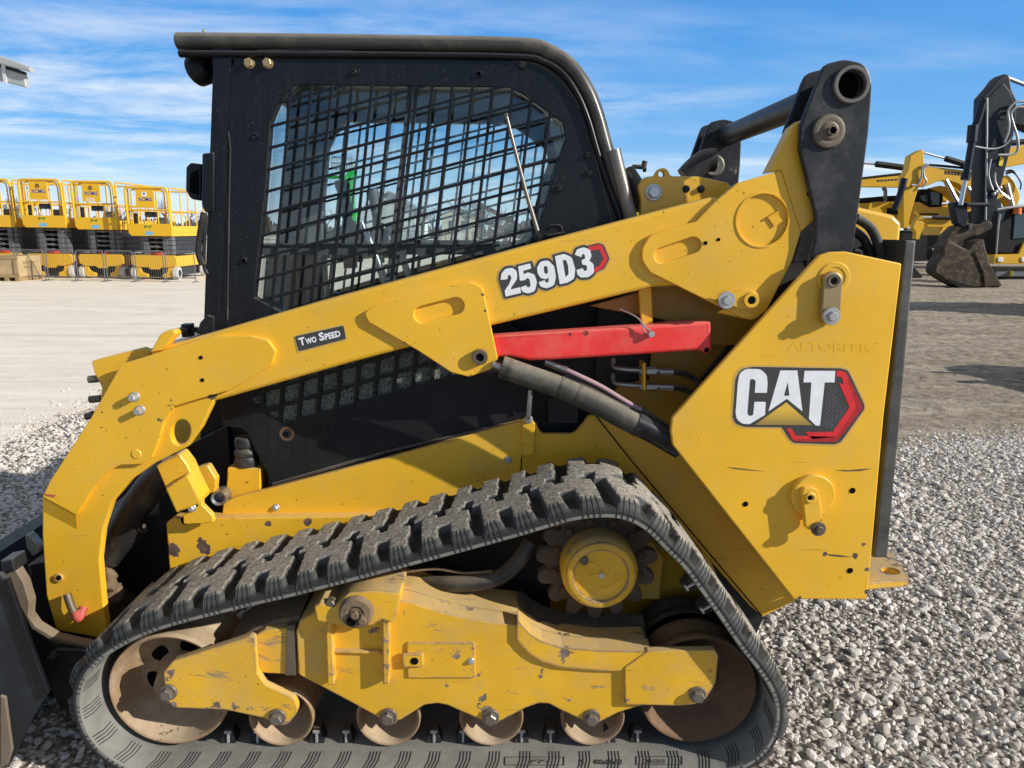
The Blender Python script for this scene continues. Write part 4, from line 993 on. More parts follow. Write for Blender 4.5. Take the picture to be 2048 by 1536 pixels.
# edge flange and inner plate close the tower into a box
mb = MB(); q = px([(1804, 528), (1768, 830), (1735, 1198)], yt)
for (a, b) in zip(q, q[1:]): mb.add([(a[0] - .004, yt + .012, a[1]), (b[0] - .004, yt + .012, b[1]), (b[0] - .004, yt + .24, b[1]), (a[0] - .004, yt + .24, a[1])], [[0, 1, 2, 3]])
mb.build('tower_return', 'yellow_tower', tower)
tin = pl('tower_inner', [(1570, 470), (1700, 440), (1790, 530), (1735, 1198), (1588, 1198), (1345, 890), (1400, 760), (1500, 640)], yt + .22, .012, 'dark', L)  # dark colour holds the shade inside the tower
mirror(tower)
for (u, v, r) in ((1491, 1008, 5.5), (1705, 981, 6), (1700, 1141, 6)): holes_px('tower_hole', [(u, v, r)], yt, tower)
# upper pin retainer
def retainer(u0, v0, r0, u1, v1, rw, boss, mat, bmat, rec=False):
    t0 = pl('pin_retainer', slot(u1, v1, u0, v0, r0), yt - .026, .016, mat, tower, bev=.003, steps=2)
    bolt_px('retainer_bolt', u1, v1, yt - .03, 10 if not boss else 9, bmat, t0, washer=1.8, wt=.6)
    return t0
x, z = W(1668, 556, yt); mb = MB(); mb.lathe([(.0, yt - .002), (.030, yt - .002), (.0305, yt - .004), (.042, yt - .004), (.045, yt)], x, z, 36); rc = mb.build('pin_recess', 'yellow_tower', tower)
ra = retainer(1667, 562, 19, 1662, 632, 20, False, 'bronze', 'zinc')
mb = MB(); x, z = W(1667, 562, yt - .026); mb.lathe([(.008, yt - .024), (.010, yt - .03), (.016, yt - .031), (.018, yt - .026)], x, z, 24); mb.build('pin_plug', 'brown_steel', ra); holes_px('pin_bore', [(1667, 562, 7)], yt - .027, ra)
# lower boss
x, z = W(1622, 988, yt); mb = MB(); mb.lathe([(0, yt - .020), (.060, yt - .020), (.063, yt - .017), (.063, yt)], x, z, 56); boss = mb.build('pivot_boss', 'yellow_tower', tower)
rb = pl('pin_retainer', [(1604, 985, 15), (1608, 976, 15), (1636, 976, 15), (1640, 1000, 5), (1646, 1046, 16), (1626, 1062, 16), (1612, 1058, 6)], yt - .038, .018, 'yellow_tower', tower, bev=.003, steps=2)
x, z = W(1620, 995, yt - .038); mb = MB(); mb.lathe([(.006, yt - .043), (.012, yt - .045), (.016, yt - .043), (.017, yt - .038)], x, z, 24); mb.build('pin_plug', 'yellow_tower', rb); holes_px('pin_bore', [(1620, 995, 5)], yt - .0435, rb)
bolt_px('retainer_bolt', 1636, 1057, yt - .038, 8.5, 'brown_steel', rb, washer=1.75, wt=.6)
# scratches through the paint
mb = MB()
for pts in ([(1452, 934), (1475, 936), (1500, 939), (1532, 943), (1500, 941), (1470, 938)], [(1670, 940), (1700, 940), (1722, 938), (1745, 937), (1722, 942), (1690, 943)], [(1655, 1108), (1680, 1110), (1705, 1114), (1680, 1114), (1660, 1112)]):
    q = [W3(u, v, yt - .0006) for u, v in pts]; mb.add(q, [list(range(len(q)))])
mb.build('paint_scratch', 'brown_steel', tower)
# big decal
y1 = yt - .0008
def dz(pts): return [(1440 + p[0] / 6.4, 700 + p[1] / 6.4, *[r / 6.4 for r in p[2:]]) for p in pts]
mb = MB()
out_ = [(140, 860, 110), (165, 420, 10), (180, 330, 60), (250, 215, 160), (420, 192, 60), (1560, 215, 60), (1660, 245, 90), (1870, 690, 50), (1870, 760, 50), (1560, 1200, 110), (1480, 1232, 60), (930, 1215, 90), (865, 1150, 40), (775, 1010, 20), (300, 1008, 140), (180, 960, 90)]
inn_ = [(160, 860, 100), (195, 380, 60), (260, 240, 140), (430, 215, 60), (1550, 235, 60), (1640, 262, 80), (1848, 700, 45), (1848, 755, 45), (1545, 1180, 100), (1470, 1208, 60), (945, 1192, 80), (885, 1140, 40), (790, 990, 20), (310, 985, 130), (195, 940, 80)]
mb.prism(px(roundp(dz(out_)), y1 + .0003), y1 + .0003, .0005, mi=3); mb.prism(px(roundp(dz(inn_)), y1), y1, .0004, mi=0)
y2 = y1 - .0005
def ch(pts, mi, y=y2): mb.prism(px(roundp(dz(pts)), y), y, .0003, mi=mi)
ch([(228, 430, 30), (250, 300, 90), (330, 240, 110), (520, 245, 110), (600, 320, 80), (610, 430, 20), (600, 548), (445, 548), (455, 420), (450, 380, 34), (385, 365, 36), (380, 430), (350, 800), (362, 842, 34), (425, 842, 34), (440, 664), (585, 664), (577, 830, 10), (380, 948, 10), (290, 945, 80), (215, 890, 90), (200, 800, 20)], 1)
ch([(772, 262), (990, 262), (1055, 785), (855, 625), (620, 785)], 1)
ch([(868, 415), (888, 585), (822, 585)], 0, y2 - .0004)
ch([(1083, 267), (1476, 267), (1466, 415), (1340, 415), (1280, 968), (1228, 968), (1138, 880), (1170, 415), (1068, 415)], 1)
ch([(850, 670), (1180, 962), (445, 958)], 4)
ch([(1490, 268), (1570, 268, 30), (1622, 290, 30), (1818, 700, 40), (1818, 760, 40), (1510, 1160, 60), (1460, 1178, 30), (965, 1170, 50), (920, 1135, 20), (848, 1005), (915, 1005), (972, 1095), (1490, 1110), (1670, 830), (1720, 735), (1560, 345), (1490, 340)], 5)
ch([(1490, 268), (1570, 268, 30), (1612, 300, 20), (1745, 735, 10), (1495, 1110), (972, 1100), (915, 1005), (850, 1005), (930, 1145, 20), (1180, 1140), (1090, 1050), (1445, 1048), (1660, 735), (1525, 420), (1580, 440), (1555, 345), (1490, 340)], 2, y2 - .0003)
for i in range(5):
    for j in range(11 - i * 2):
        u = 1360 + i * 52 - (j + i) * 0; v = 470 + i * 78 + 62 * j + (0 if i % 2 == 0 else -15)
        u = 1400 + i * 52 - (v - 480) * .11
        if u < 1640 and v < 1000 and (u - 1380) < 260 - abs(v - 740) * .35: 
            x, z = W(1440 + u / 6.4, 700 + v / 6.4, y2); mb.lathe([(.0052, y2 - .0002), (.0066, y2 - .0002)], x, z, 6, mi=6)
mb.build('maker_decal', ['decal_black', 'decal_white', 'decal_red', 'decal_border', 'decal_gold', 'decal_darkred', 'ring_hex'], tower, recalc=False)
# faint dealer lettering showing through the paint
gk = flat('ghost_lettering', tuple(c * .98 for c in YEL), .38); M['ghost'] = gk
mb = MB(); text_px(mb, 'ALTORFER', (1576, 700), (1742, 704), 17, yt - .0005, 0, .03); mb.build('ghost_lettering', 'ghost', tower, recalc=False)

# rear door, bumper edge, tie-down plate, hood, hoses
mb = MB(); q = px([(1812, 480), (1833, 481), (1775, 1116), (1748, 1116)], .285)
mb.prism(q, .285, 2 * YM - .57, (), .006, 2); mb.build('rear_door', 'door_edge', L)
tie = thing('t', '', '', OFF[L.name]); bpy.data.objects.remove(tie)
zt_ = W(1735, 1166, .262)[1]
x0 = G(1740, 1120, zt_); 
mb = MB(); P0 = [G(u, v, zt_) for u, v in ((1735, 1118), (1765, 1095), (1790, 1110), (1815, 1145), (1818, 1160), (1735, 1166))]
V = [tuple(p) for p in P0] + [(p.x, p.y, p.z - .022) for p in P0]; n = len(P0)
hc = G(1780, 1141, zt_); ring = [(hc.x + .026 * cos(a), hc.y + .026 * sin(a)) for a in np.linspace(0, 2 * pi, 24, endpoint=False)]
mbt = MB(); mbt.prism([(p.x, p.y) for p in P0], 0, .022, [ring], .002, 1)
mbt.v = [(x, z, zt_ - y) for (x, y, z) in mbt.v]; mbt.build('tie_down_plate', 'yellow_worn', L)
hood = pl('engine_hood', [(1690, 408), (1718, 414), (1788, 430, 8), (1804, 446, 12), (1800, 490), (1790, 560), (1690, 560)], .52, .70, 'yellow', L, bev=.012, steps=3)
ptube([(1712, 436, .40), (1740, 455, .40), (1757, 490, .40), (1764, 530, .40)], .014).build('hydraulic_hose', 'hose_sleeve', L)
ptube([(1708, 462, .43), (1728, 478, .43), (1742, 510, .43), (1744, 535, .43)], .014).build('hydraulic_hose', 'hose', L)
ptube([(1708, 500, .42), (1722, 505, .42), (1722, 530, .42)], .007).build('hydraulic_line', 'steel', L)

# ---------------------------------------------------------------- lift cylinder, safety brace, lines
br = pl('safety_brace', [(984, 673), (1280, 653), (1422, 642, 5), (1425, 698, 5), (1416, 709, 6), (1400, 702, 5), (1388, 702), (1270, 710), (1110, 720), (1060, 722), (1020, 714), (984, 717)], .302, .06, 'red', L, bev=.010, steps=3)
holes_px('brace_hole', [(1413, 700, 5)], .302, br)
x, z = W(1301, 667, .302); MB().lathe([(0, .284), (.0085, .284), (.0095, .287), (.0095, .31)], x, z, 20).build('brace_pin', 'zinc', br)
ptube([(1301, 661, .29), (1292, 655, .288), (1284, 645, .29), (1270, 632, .30), (1240, 618, .33)], .0022, seg=6).build('pin_lanyard', 'zinc', br)
ptube([(1294, 667, .29), (1288, 660, .288), (1284, 646, .29)], .002, seg=6).build('pin_lanyard', 'zinc', br)
cyl = ptube([(985, 728, .285), (1010, 738, .285)], .010).build('lift_cylinder', 'chrome', L)
ptube([(1002, 733, .285), (1050, 750, .285), (1120, 775, .285), (1190, 806, .285), (1250, 838, .285), (1285, 855, .285)], .0325, 6, 20).build('cylinder_sleeve', 'hose_sleeve', cyl)
for (a_, b_) in (((1012, 737), (1020, 740)), ((1116, 773), (1121, 775)), ((1150, 787), (1155, 790)), ((1270, 848), (1277, 851))):
    MB().tube([W3(*a_, .285), W3(*b_, .285)], .0337, 20, False).build('sleeve_band', 'hose', cyl)
for (a_, b_) in (((1120, 735), (1134, 741)), ((1266, 811), (1284, 822))):
    MB().tube([W3(*a_, .338), W3(*b_, .332)], .0105, 12).build('hose_crimp', 'steel', cyl)
ptube([(1270, 846, .285), (1310, 866, .285), (1360, 895, .285)], .034, 4, 20).build('cylinder_barrel', 'black', cyl)
ptube([(1120, 735, .34), (1150, 748, .33), (1200, 772, .33), (1250, 802, .33), (1282, 820, .33)], .0075, 6, 10).build('hydraulic_hose', 'pink', L)
ptube([(1090, 722, .34), (1125, 737, .34)], .012).build('hose_fitting', 'steel', L)
ptube([(1282, 820, .33), (1345, 862, .33)], .012).build('hydraulic_hose', 'hose', L)
ptube([(1130, 750, .345), (1220, 800, .34), (1330, 860, .33)], .016).build('hydraulic_hose', 'hose', L)
for dv in (0, 31):
    mb = MB(); ptube([(1226, 718 + dv, .44), (1228, 733 + dv, .42), (1245, 738 + dv, .40), (1287, 741 + dv, .40)], .0075, 4, 10, mb)
    mb.tube([W3(1278, 741 + dv, .40), W3(1284, 741 + dv, .40)], .014, 6); mb.tube([W3(1292, 742 + dv, .40), W3(1312, 742 + dv, .40)], .013, 6); mb.tube([W3(1312, 742 + dv, .40), (W3(1318, 742 + dv, .40))], .009, 8); mb.tube([W3(1318, 743 + dv, .40), W3(1346, 744 + dv, .40)], .011, 12)
    mb.build('hydraulic_coupling', 'steel', L)
    ptube([(1346, 744 + dv, .40), (1370, 748 + dv, .41), (1400, 765 + dv, .43)], .010, 4, 10).build('hydraulic_hose', 'hose', L)
pl('coupling_bracket', [(1286, 726), (1292, 726), (1292, 783), (1286, 783)], .37, .06, 'yellow_chassis', L)
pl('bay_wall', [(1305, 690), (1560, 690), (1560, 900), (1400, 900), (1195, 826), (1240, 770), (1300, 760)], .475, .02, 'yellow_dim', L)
pl('bay_back', [(960, 560), (1640, 480), (1640, 900), (1000, 900)], .56, .02, 'dark', L)
pl('bay_box', [(1095, 800), (1160, 795), (1160, 850), (1095, 850)], .50, .04, 'dark', L, bev=.006)
ptube([(1061, 780, .44), (1059, 800, .44), (1056, 838, .45)], .008).build('door_strut', 'steel', L)

# ---------------------------------------------------------------- bucket and coupler
BY0, BY1 = .03, 1.73
bp = [(-1.575, .52), (-1.60, .50), (-1.56, .40), (-1.48, .20), (-1.45, .06), (-1.50, .015), (-2.25, .0), (-2.25, .018), (-1.56, .04), (-1.50, .09), (-1.53, .21), (-1.61, .41), (-1.66, .50), (-1.62, .53)]
bk = MB().prism(bp, BY0, BY1 - BY0, (), .003, 1).build('bucket', 'bucket', L)
sd = [W(-300, 1130, BY0 - .012), W(0, 1148, BY0 - .012), W(12, 1160, BY0 - .012), W(50, 1275, BY0 - .012), W(95, 1385, BY0 - .012), W(62, 1440, BY0 - .012), W(18, 1530, BY0 - .012), W(-300, 1545, BY0 - .012)]
MB().prism(sd, BY0 - .012, .014, (), .002, 1).build('bucket_side', 'bucket', bk)
MB().prism(sd, BY1 - .002, .014, (), .002, 1).build('bucket_side', 'bucket', bk)
rimp = [(0, 1160), (14, 1165), (60, 1300), (88, 1375)]
mb = MB(); q = px([(2, 1160), (16, 1156), (66, 1300), (98, 1385), (82, 1400), (46, 1300)], BY0 - .02); mb.prism(q, BY0 - .022, .012, (), .002, 1); mb.build('side_rib', 'black', bk)
mb = MB(); q = px([(0, 1392), (10, 1395), (24, 1500), (14, 1530), (0, 1536)], BY0 - .02); mb.prism(q, BY0 - .02, .01, (), .002, 1); mb.build('side_cutter', 'bucket_tan', bk)
# mounting ears and quick coupler behind the bucket
cp = pl('coupler_plate', [(6, 1128), (30, 1136, 6), (48, 1165), (60, 1205, 8), (58, 1232), (72, 1252), (110, 1275), (185, 1292), (180, 1300), (104, 1284), (62, 1258), (44, 1222), (20, 1180)], .24, .03, 'bucket_tan', bk, bev=.004)
pl('coupler_ear', [(0, 1122), (24, 1117, 3), (30, 1142), (2, 1150)], .23, .06, 'bucket', bk, bev=.004)
pl('coupler_web', [(20, 1185), (60, 1255), (110, 1290), (185, 1300), (190, 1420), (120, 1420), (60, 1290)], .27, .02, 'bucket', bk)
pl('coupler_box', [(55, 1130), (110, 1120), (115, 1230), (200, 1290), (190, 1330), (100, 1280), (62, 1220)], .33, .9, 'dark', bk)
pl('wear_tab', [(50, 1072, 4), (56, 1068, 4), (78, 1094), (80, 1104), (66, 1114, 4), (52, 1096)], .42, .03, 'steel', bk)
lev = pl('latch_lever', [(95, 1312, 14), (110, 1298, 12), (175, 1300), (180, 1335), (120, 1332, 10)], .235, .025, 'bucket', bk, bev=.004)
bolt_px('latch_bolt', 107, 1315, .235, 9, 'bucket', lev, washer=1.3)
# tilt cylinder guard behind the leg and its hose
ptube([(345, 930, .50), (300, 975, .50), (262, 1030, .50), (235, 1085, .50)], [.048] * 19, 6, 16).build('tilt_cylinder', 'hose', L)
ptube([(275, 1050, .50), (235, 1090, .49), (215, 1118, .49)], .040, 5, 16).build('tilt_rod_cover', 'hose', L)
mb = MB(); c = W3(212, 1180, .42); 
for i in range(9):
    r = random.uniform(.018, .034); bm = bmesh.new(); bmesh.ops.create_icosphere(bm, subdivisions=2, radius=r)
    o_ = Vector((random.uniform(-.02, .025), random.uniform(-.03, .03), random.uniform(-.05, .06)))
    mb.add([c + o_ + q.co * random.uniform(.85, 1.15) for q in bm.verts], [[q.index for q in f.verts] for f in bm.faces], True); bm.free()
mb.build('mud_lump', 'mud', low)
# ================================================================== BACKGROUND
BY = (.78, .46, .02)
M['lift_yellow'] = flat('lift_yellow_paint', BY, .4)
M['lift_orange'] = flat('lift_panel_yellow', (.80, .455, .02), .4)
M['lift_grey'] = grime('lift_scissor_grey', (.13, .135, .145), .45, dust=.15, updust=.3)
M['lift_dark'] = grime('lift_dark_steel', (.02, .022, .028), .5, dust=.1, updust=.2)
M['white_tyre'] = grime('non_marking_tyre', (.62, .61, .58), .7, dust=.4, updust=.3)
M['blue'] = flat('sign_blue', (.02, .09, .42), .4); M['ink'] = flat('sign_ink', (.02, .02, .02), .5); M['paper'] = flat('sign_white', (.8, .8, .78), .5)
M['skyblue'] = flat('sign_pale_blue', (.18, .48, .72), .5); M['lemon'] = flat('sign_lemon', (.80, .62, .03), .5); M['safety_red'] = flat('safety_red', (.5, .03, .02), .5)
M['galv'] = flat('galvanised_tube', (.36, .37, .38), .45, .5); M['barrier_grey'] = flat('barrier_grey', (.17, .175, .18), .5, .3)
M['wood'] = grime('crate_plywood', (.50, .37, .20), .75, dust=.4, updust=.3, var=.2, bump=.2)
M['wood_dark'] = grime('crate_batten', (.36, .25, .13), .8, dust=.3, var=.2)
def ltext(mb, body, x0, x1, z0, z1, y, mi=0, off=.03):
    v, f = text_mesh(body, off); a, b = min(p[0] for p in v), max(p[0] for p in v); c, d = min(p[1] for p in v), max(p[1] for p in v)
    V = [(x0 + (p[0] - a) / (b - a) * (x1 - x0), y, z0 + (p[1] - c) / (d - c) * (z1 - z0)) for p in v]; mb.add(V, f, False, mi)

def scissor_lift(label, loc, zp, emblem, sticker=False):
    """self-propelled platform lift; origin on the ground at the middle of its front end"""
    t = thing('scissor_lift', label, 'scissor lift', loc, 'scissor lifts parked in a row', local=True)
    Dp = 2.5; w = .56
    mb = MB(); mb.prism(roundp([(-.64, .62, .03), (-.60, .70, .03), (.60, .70, .03), (.66, .62, .03), (.66, .44), (.40, .36, .04), (.20, .36), (.14, .30, .03), (-.10, .30, .03), (-.16, .36), (-.46, .36, .04), (-.62, .44)]), 0, .10, (), .012, 2)
    mb.box((0, Dp / 2, .52), (1.12, Dp - .1, .30)); mb.build('chassis', 'lift_orange', t)
    mb = MB(); mb.prism(roundp([(-.52, .36), (-.40, .36, .05), (-.36, .22), (-.20, .16, .03), (-.20, .06, .02), (-.44, .05, .02), (-.50, .12)]), .02, .10, (), .006, 1); mb.build('pothole_guard', 'lift_yellow', t); mb = MB()
    mb.prism(roundp([(.52, .36), (.40, .36, .05), (.36, .22), (.22, .16, .03), (.22, .06, .02), (.42, .05, .02), (.50, .12)]), .02, .10, (), .006, 1); mb.build('pothole_guard', 'lift_yellow', t)
    for sx in (-1, 1):
        for y in (.16, Dp - .35):
            mb = MB(); mb.lathe([(0, sx * .66), (.11, sx * .66), (.12, sx * .655), (.185, sx * .655), (.19, sx * .63), (.19, sx * .53), (.17, sx * .52), (0, sx * .52)], y, .19, 24, axis='X')
            wv = mb.build('wheel', 'white_tyre', t)
            MB().lathe([(0, sx * .668), (.10, sx * .668), (.11, sx * .655)], y, .19, 20, axis='X').build('hub', 'lift_dark', wv)
    for x in (.44, -.44): mb = MB(); mb.box((x, .14, .60), (.16, .2, .2)); mb.build('steering_knuckle', 'lift_yellow', t, bevel=.02)
    z0 = .72; n = max(4, round((zp - z0) / .145)); dzv = (zp - z0) / n
    mr = MB(); md = MB(); cols = [MB(), MB()]
    for i in range(n):
        z = z0 + dzv * (i + .5)
        for x, mb in ((-.20, cols[0]), (.34, cols[1])): mb.box((x, .16, z), (.13, .16, dzv * .90))
        cols[0].box((-.33, .26, z), (.13, .16, dzv * .86)); cols[1].box((.46, .24, z), (.13, .22, dzv * .86))
        mr.tube([(-.16, .16, z + .02), (.30, .16, z + .02)], .032, 10); mr.tube([(.02, .16, z + .02), (.12, .16, z + .02)], .042, 10)
        for x in (-.36, .46): md.box((x, Dp / 2 + .1, z), (.06, Dp - .5, dzv * .94))
        md.box((.05, Dp / 2 + .2, z), (.62, Dp - .7, dzv))  # solid dark block added to fill the shaded gaps under the platform
    for mb in cols: mb.build('scissor_arm', 'lift_grey', t)
    mr.build('cross_pin', 'lift_grey', t); md.build('scissor_pack', 'lift_dark', t)
    mb = MB(); mb.box((0, Dp / 2 + .1, .23), (.86, Dp - .5, .28)); mb.build('underbody_shade', 'lift_dark', t)  # dark box added in place of the shade under the chassis
    mb = MB(); mb.tube([(-.05, .05, z0 + .02), (.28, .05, z0 + .02)], .04, 8); mb.build('valve_block', 'safety_red', t)
    # platform
    mb = MB(); mb.box((0, Dp / 2, zp + .06), (1.14, Dp, .12)); mb.box((0, Dp / 2, zp + .2), (1.16, Dp - .02, .02)); mb.build('platform_deck', 'lift_yellow', t)
    mb = MB(); mb.prism(roundp([(-.52, zp, .04), (.58, zp, .04), (.62, zp + .06, .03), (.62, zp + .34), (-.60, zp + .34), (-.60, zp + .08, .03)]), -.06, .05, (), .01, 2); tb = mb.build('toe_board', 'lift_orange', t)
    mb = MB(); 
    for sx in (-1, 1): mb.box((sx * .575, Dp / 2, zp + .20), (.025, Dp - .06, .17))
    mb.build('side_toe_board', 'lift_yellow', t)
    zt = zp + 1.33
    mb = MB(); fr = [(-.60, zp + .3), (-.62, zt - .15), (-.60, zt - .03), (-.50, zt), (.42, zt), (.52, zt - .03), (.56, zt - .15), (.58, zp + .3)]
    mb.tube([(x, -.02, z) for x, z in fr], .035, 8); mb.tube([(-.58, -.02, zp + .72), (.56, -.02, zp + .72)], .022, 8)
    mb.tube([(x * .80, .02, (z - zp) * .96 + zp) for x, z in fr], .020, 8)
    for x in (-.30, .25): mb.tube([(x, -.02, zp + .3), (x, -.02, zp + .72)], .02, 8)
    mb.build('end_guard', 'lift_yellow', t)
    mb = MB()
    for sx in (-1, 1):
        x = sx * .585
        mb.tube(path([(x, .06, zp + .15), (x, .06, zt - .12), (x, .14, zt - .02), (x, .26, zt), (x, Dp - .3, zt), (x, Dp - .1, zt - .03), (x, Dp - .05, zt - .15), (x, Dp - .05, zp + .15)], 3), .024, 8)
        mb.tube([(x, .06, zp + .70), (x, Dp - .05, zp + .70)], .018, 8)
        for y in (.75, 1.3, 1.85): mb.tube([(x, y, zp + .15), (x, y, zt)], .018, 8)
        mb.tube(path([(x * .97, .3, zp + .2), (x * .97, .3, zp + .52), (x * .97, .5, zp + .62), (x * .97, .9, zp + .62), (x * .97, 1.1, zp + .52), (x * .97, 1.1, zp + .2)], 3), .016, 6)
    mb.tube([(-.585, Dp - .05, zt), (.585, Dp - .05, zt)], .024, 8); mb.tube([(-.585, Dp - .05, zp + .7), (.585, Dp - .05, zp + .7)], .018, 8)
    mb.build('side_guard', 'lift_yellow', t)
    mb = MB(); mb.prism(roundp([(-.32, zp + .78, .015), (.20, zp + .78, .015), (.20, zt - .05, .015), (-.30, zt - .05, .015)]), -.065, .02, (), .004, 1); pn = mb.build('sign_panel', 'lift_orange', t)
    mb = MB(); ltext(mb, 'XCMG', -.25, .13, zp + .96, zp + 1.06, -.068, 0, .02); mb.build('maker_lettering', 'blue', pn, recalc=False)
    mb = MB()
    if emblem == 'ring':
        mb.lathe([(.045, -.068), (.062, -.068)], -.07, zp + 1.16, 24); mb.lathe([(.0, -.068), (.022, -.068)], -.07, zp + 1.16, 12); mb.bar((-.115, -.068, zp + 1.11), (-.07, -.068, zp + 1.2), .012, .001); mb.bar((-.025, -.068, zp + 1.11), (-.07, -.068, zp + 1.2), .012, .001)
        mb.build('emblem', 'ink', pn, recalc=False)
    else:
        mb.prism(roundp([(-.14, zp + 1.09, .02), (0, zp + 1.09, .02), (0, zp + 1.22, .02), (-.14, zp + 1.22, .02)]), -.0675, .001, (), 0, 1, 0); mb.prism([(-.11, zp + 1.19), (-.03, zp + 1.19), (-.07, zp + 1.115)], -.069, .001, (), 0, 1, 1); mb.build('emblem', ['paper', 'blue'], pn, recalc=False)
    if sticker:
        mb = MB(); mb.prism([(-.20, zp + .79), (.02, zp + .79), (.02, zp + .88), (-.20, zp + .88)], -.0675, .001, (), 0, 1, 0); ltext(mb, 'SUB', -.18, 0, zp + .80, zp + .87, -.069, 1, .02); mb.build('hire_sticker', ['paper', 'lift_orange'], pn, recalc=False)
    mb = MB(); mb.prism([(-.15, zp + .20), (.08, zp + .20), (.08, zp + .32), (-.15, zp + .32)], -.062, .001, (), 0, 1, 0); ltext(mb, 'IPAF', -.14, .07, zp + .215, zp + .30, -.064, 1, .02)
    mb.prism(roundp([(-.13, zp + .03, .02), (.09, zp + .03, .02), (.09, zp + .13, .02), (-.13, zp + .13, .02)]), -.062, .001, (), 0, 1, 2); mb.build('safety_sticker', ['lemon', 'ink', 'skyblue'], tb, recalc=False)
    mb = MB(); mb.box((0, .10, zp + .60), (.30, .12, .15)); mb.build('control_box', 'lift_dark', t, bevel=.01)
    mb = MB(); mb.box((-.44, .12, zp + .48), (.10, .1, .3)); mb.build('charger', 'lift_dark', t, bevel=.01)
    mb = MB(); mb.box((.38, .16, zp + .5), (.05, .06, .3)); mb.build('extinguisher', 'safety_red', t, bevel=.015)
    mb = MB(); mb.box((.14, .5, zp + .42), (.26, .2, .2)); mb.build('document_bin', 'lift_grey', t, bevel=.02)
    return t
def gl_(u, v): g = G(u, v); return (g.x, g.y, 0)
for lab, u0, u1, v, zp, emb, st in (('leftmost yellow scissor lift, cut by the edge of the photo behind a wooden crate', -40, 40, 559, 1.44, 'ring', False),
        ('yellow scissor lift just right of the wooden crate, with a ring emblem over blue lettering', 57, 141, 561, 1.44, 'ring', False),
        ('yellow scissor lift with a white sticker under the blue lettering of its sign panel', 158, 246, 562, 1.40, 'ring', True),
        ('lowest yellow scissor lift, nearest the black cab, with a square blue emblem', 264, 349, 565, 1.24, 'square', False)):
    g = G((u0 + u1) / 2, v); scissor_lift(lab, (g.x * 1.04, g.y + .95, 0), zp, emb, st)

# crowd barriers in front of the lifts
def barrier(label, a, b):
    a = Vector(a); b = Vector(b); Lb = (b - a).length
    t = thing('crowd_barrier', label, 'barrier', a, 'crowd barriers in front of the scissor lifts', local=True)
    t.rotation_euler = (0, 0, atan2(b.y - a.y, b.x - a.x))
    mb = MB(); mb.tube(path([(.02, 0, .03), (.02, 0, .75), (.05, 0, .82), (.12, 0, .84), (Lb - .12, 0, .84), (Lb - .05, 0, .82), (Lb - .02, 0, .75), (Lb - .02, 0, .03)], 3), .015, 8); mb.tube([(.02, 0, .12), (Lb - .02, 0, .12)], .014, 6); mb.build('frame', 'barrier_grey', t)
    mb = MB()
    for i in range(1, 13): mb.tube([(Lb * i / 13, 0, .12), (Lb * i / 13, 0, .83)], .0038, 5, False)
    mb.build('upright_bars', 'barrier_grey', t)
    for x in (.02, Lb - .02): mb = MB(); mb.box((x, 0, .012), (.05, .36, .024)); mb.build('foot', 'barrier_grey', t)
    return t
us = [-22, 37, 95, 154, 213, 272, 332, 394]
nm = ['behind the wooden crate at the left edge', 'from the crate to the second scissor lift', 'across the base of the second scissor lift', 'before the left wheel of the third scissor lift', 'across the right half of the third scissor lift', 'before the left half of the lowest scissor lift', 'before the right wheel of the lowest scissor lift']
for i in range(7): barrier('grey tube crowd barrier ' + nm[i], gl_(us[i] + 1, 560.0 + .011 * us[i] + .5), gl_(us[i + 1] - 1, 560.0 + .011 * us[i + 1] + .5))
# crate
g0 = gl_(-18, 563); g1 = gl_(39, 563); wc = g1[0] - g0[0]
cr = thing('wooden_crate', 'pale wooden crate standing on the concrete before the leftmost scissor lift', 'crate', g1, local=True)
mb = MB(); mb.box((-wc / 2, .55, .40), (wc, 1.05, .56)); mb.build('box', 'wood', cr, bevel=.008)
for y in (.03, 1.07):
    for z in (.15, .64): mb = MB(); mb.box((-wc / 2, y + (-.012 if y < .5 else .012), z), (wc + .01, .03, .09)); mb.build('batten', 'wood_dark', cr)
for x in (-wc + .05, -.05): mb = MB(); mb.box((x, .0, .39), (.09, .026, .39)); mb.build('batten', 'wood_dark', cr)
for x in (-wc + .06, -wc / 2, -.06): mb = MB(); mb.box((x, .55, .055), (.10, 1.1, .11)); mb.build('skid', 'wood_dark', cr)
mb = MB(); v_, f_ = text_mesh('FRAGILE\n  SIDE', .01); xs = [p[0] for p in v_]
mb = MB(); mb.box((.0145, .50, .50), (.004, .5, .05)); mb.box((.0145, .46, .38), (.004, .4, .04)); mb.build('stencil_mark', 'wood_dark', cr)

# steel building whose eave shows in the corner
M['clad'] = grime('grey_wall_cladding', (.40, .42, .42), .5, dust=.1, updust=.2); M['clad_light'] = flat('pale_trim', (.62, .65, .66), .5); M['clad_dark'] = flat('dark_gap', (.02, .022, .024), .7)
Yb = 12.; 
e = thing('steel_building', 'grey steel building whose roof corner shows at the upper left edge', 'building', (W(-120, 300, Yb)[0], Yb + 2, 0))
MB().prism(px([(-400, -15), (0, 111), (61, 134), (61, 144), (0, 128), (-400, 6)], Yb), Yb, .12, (), .02, 1).build('eave_fascia', 'clad', e)
MB().prism(px([(-400, 0), (-60, 100), (50, 144), (50, 152), (-60, 116), (-400, 20)], Yb + .15), Yb + .15, .05).build('shadow_gap', 'clad_dark', e)
MB().prism(px([(-400, 4), (10, 137), (49, 149), (53, 175), (13, 165), (-400, 70)], Yb + .12), Yb + .12, .10, (), .02, 1).build('lower_fascia', 'clad', e)
MB().prism(px([(2, 128), (9, 130), (13, 167), (7, 166)], Yb + .09), Yb + .09, .03).build('corner_trim', 'clad_light', e)
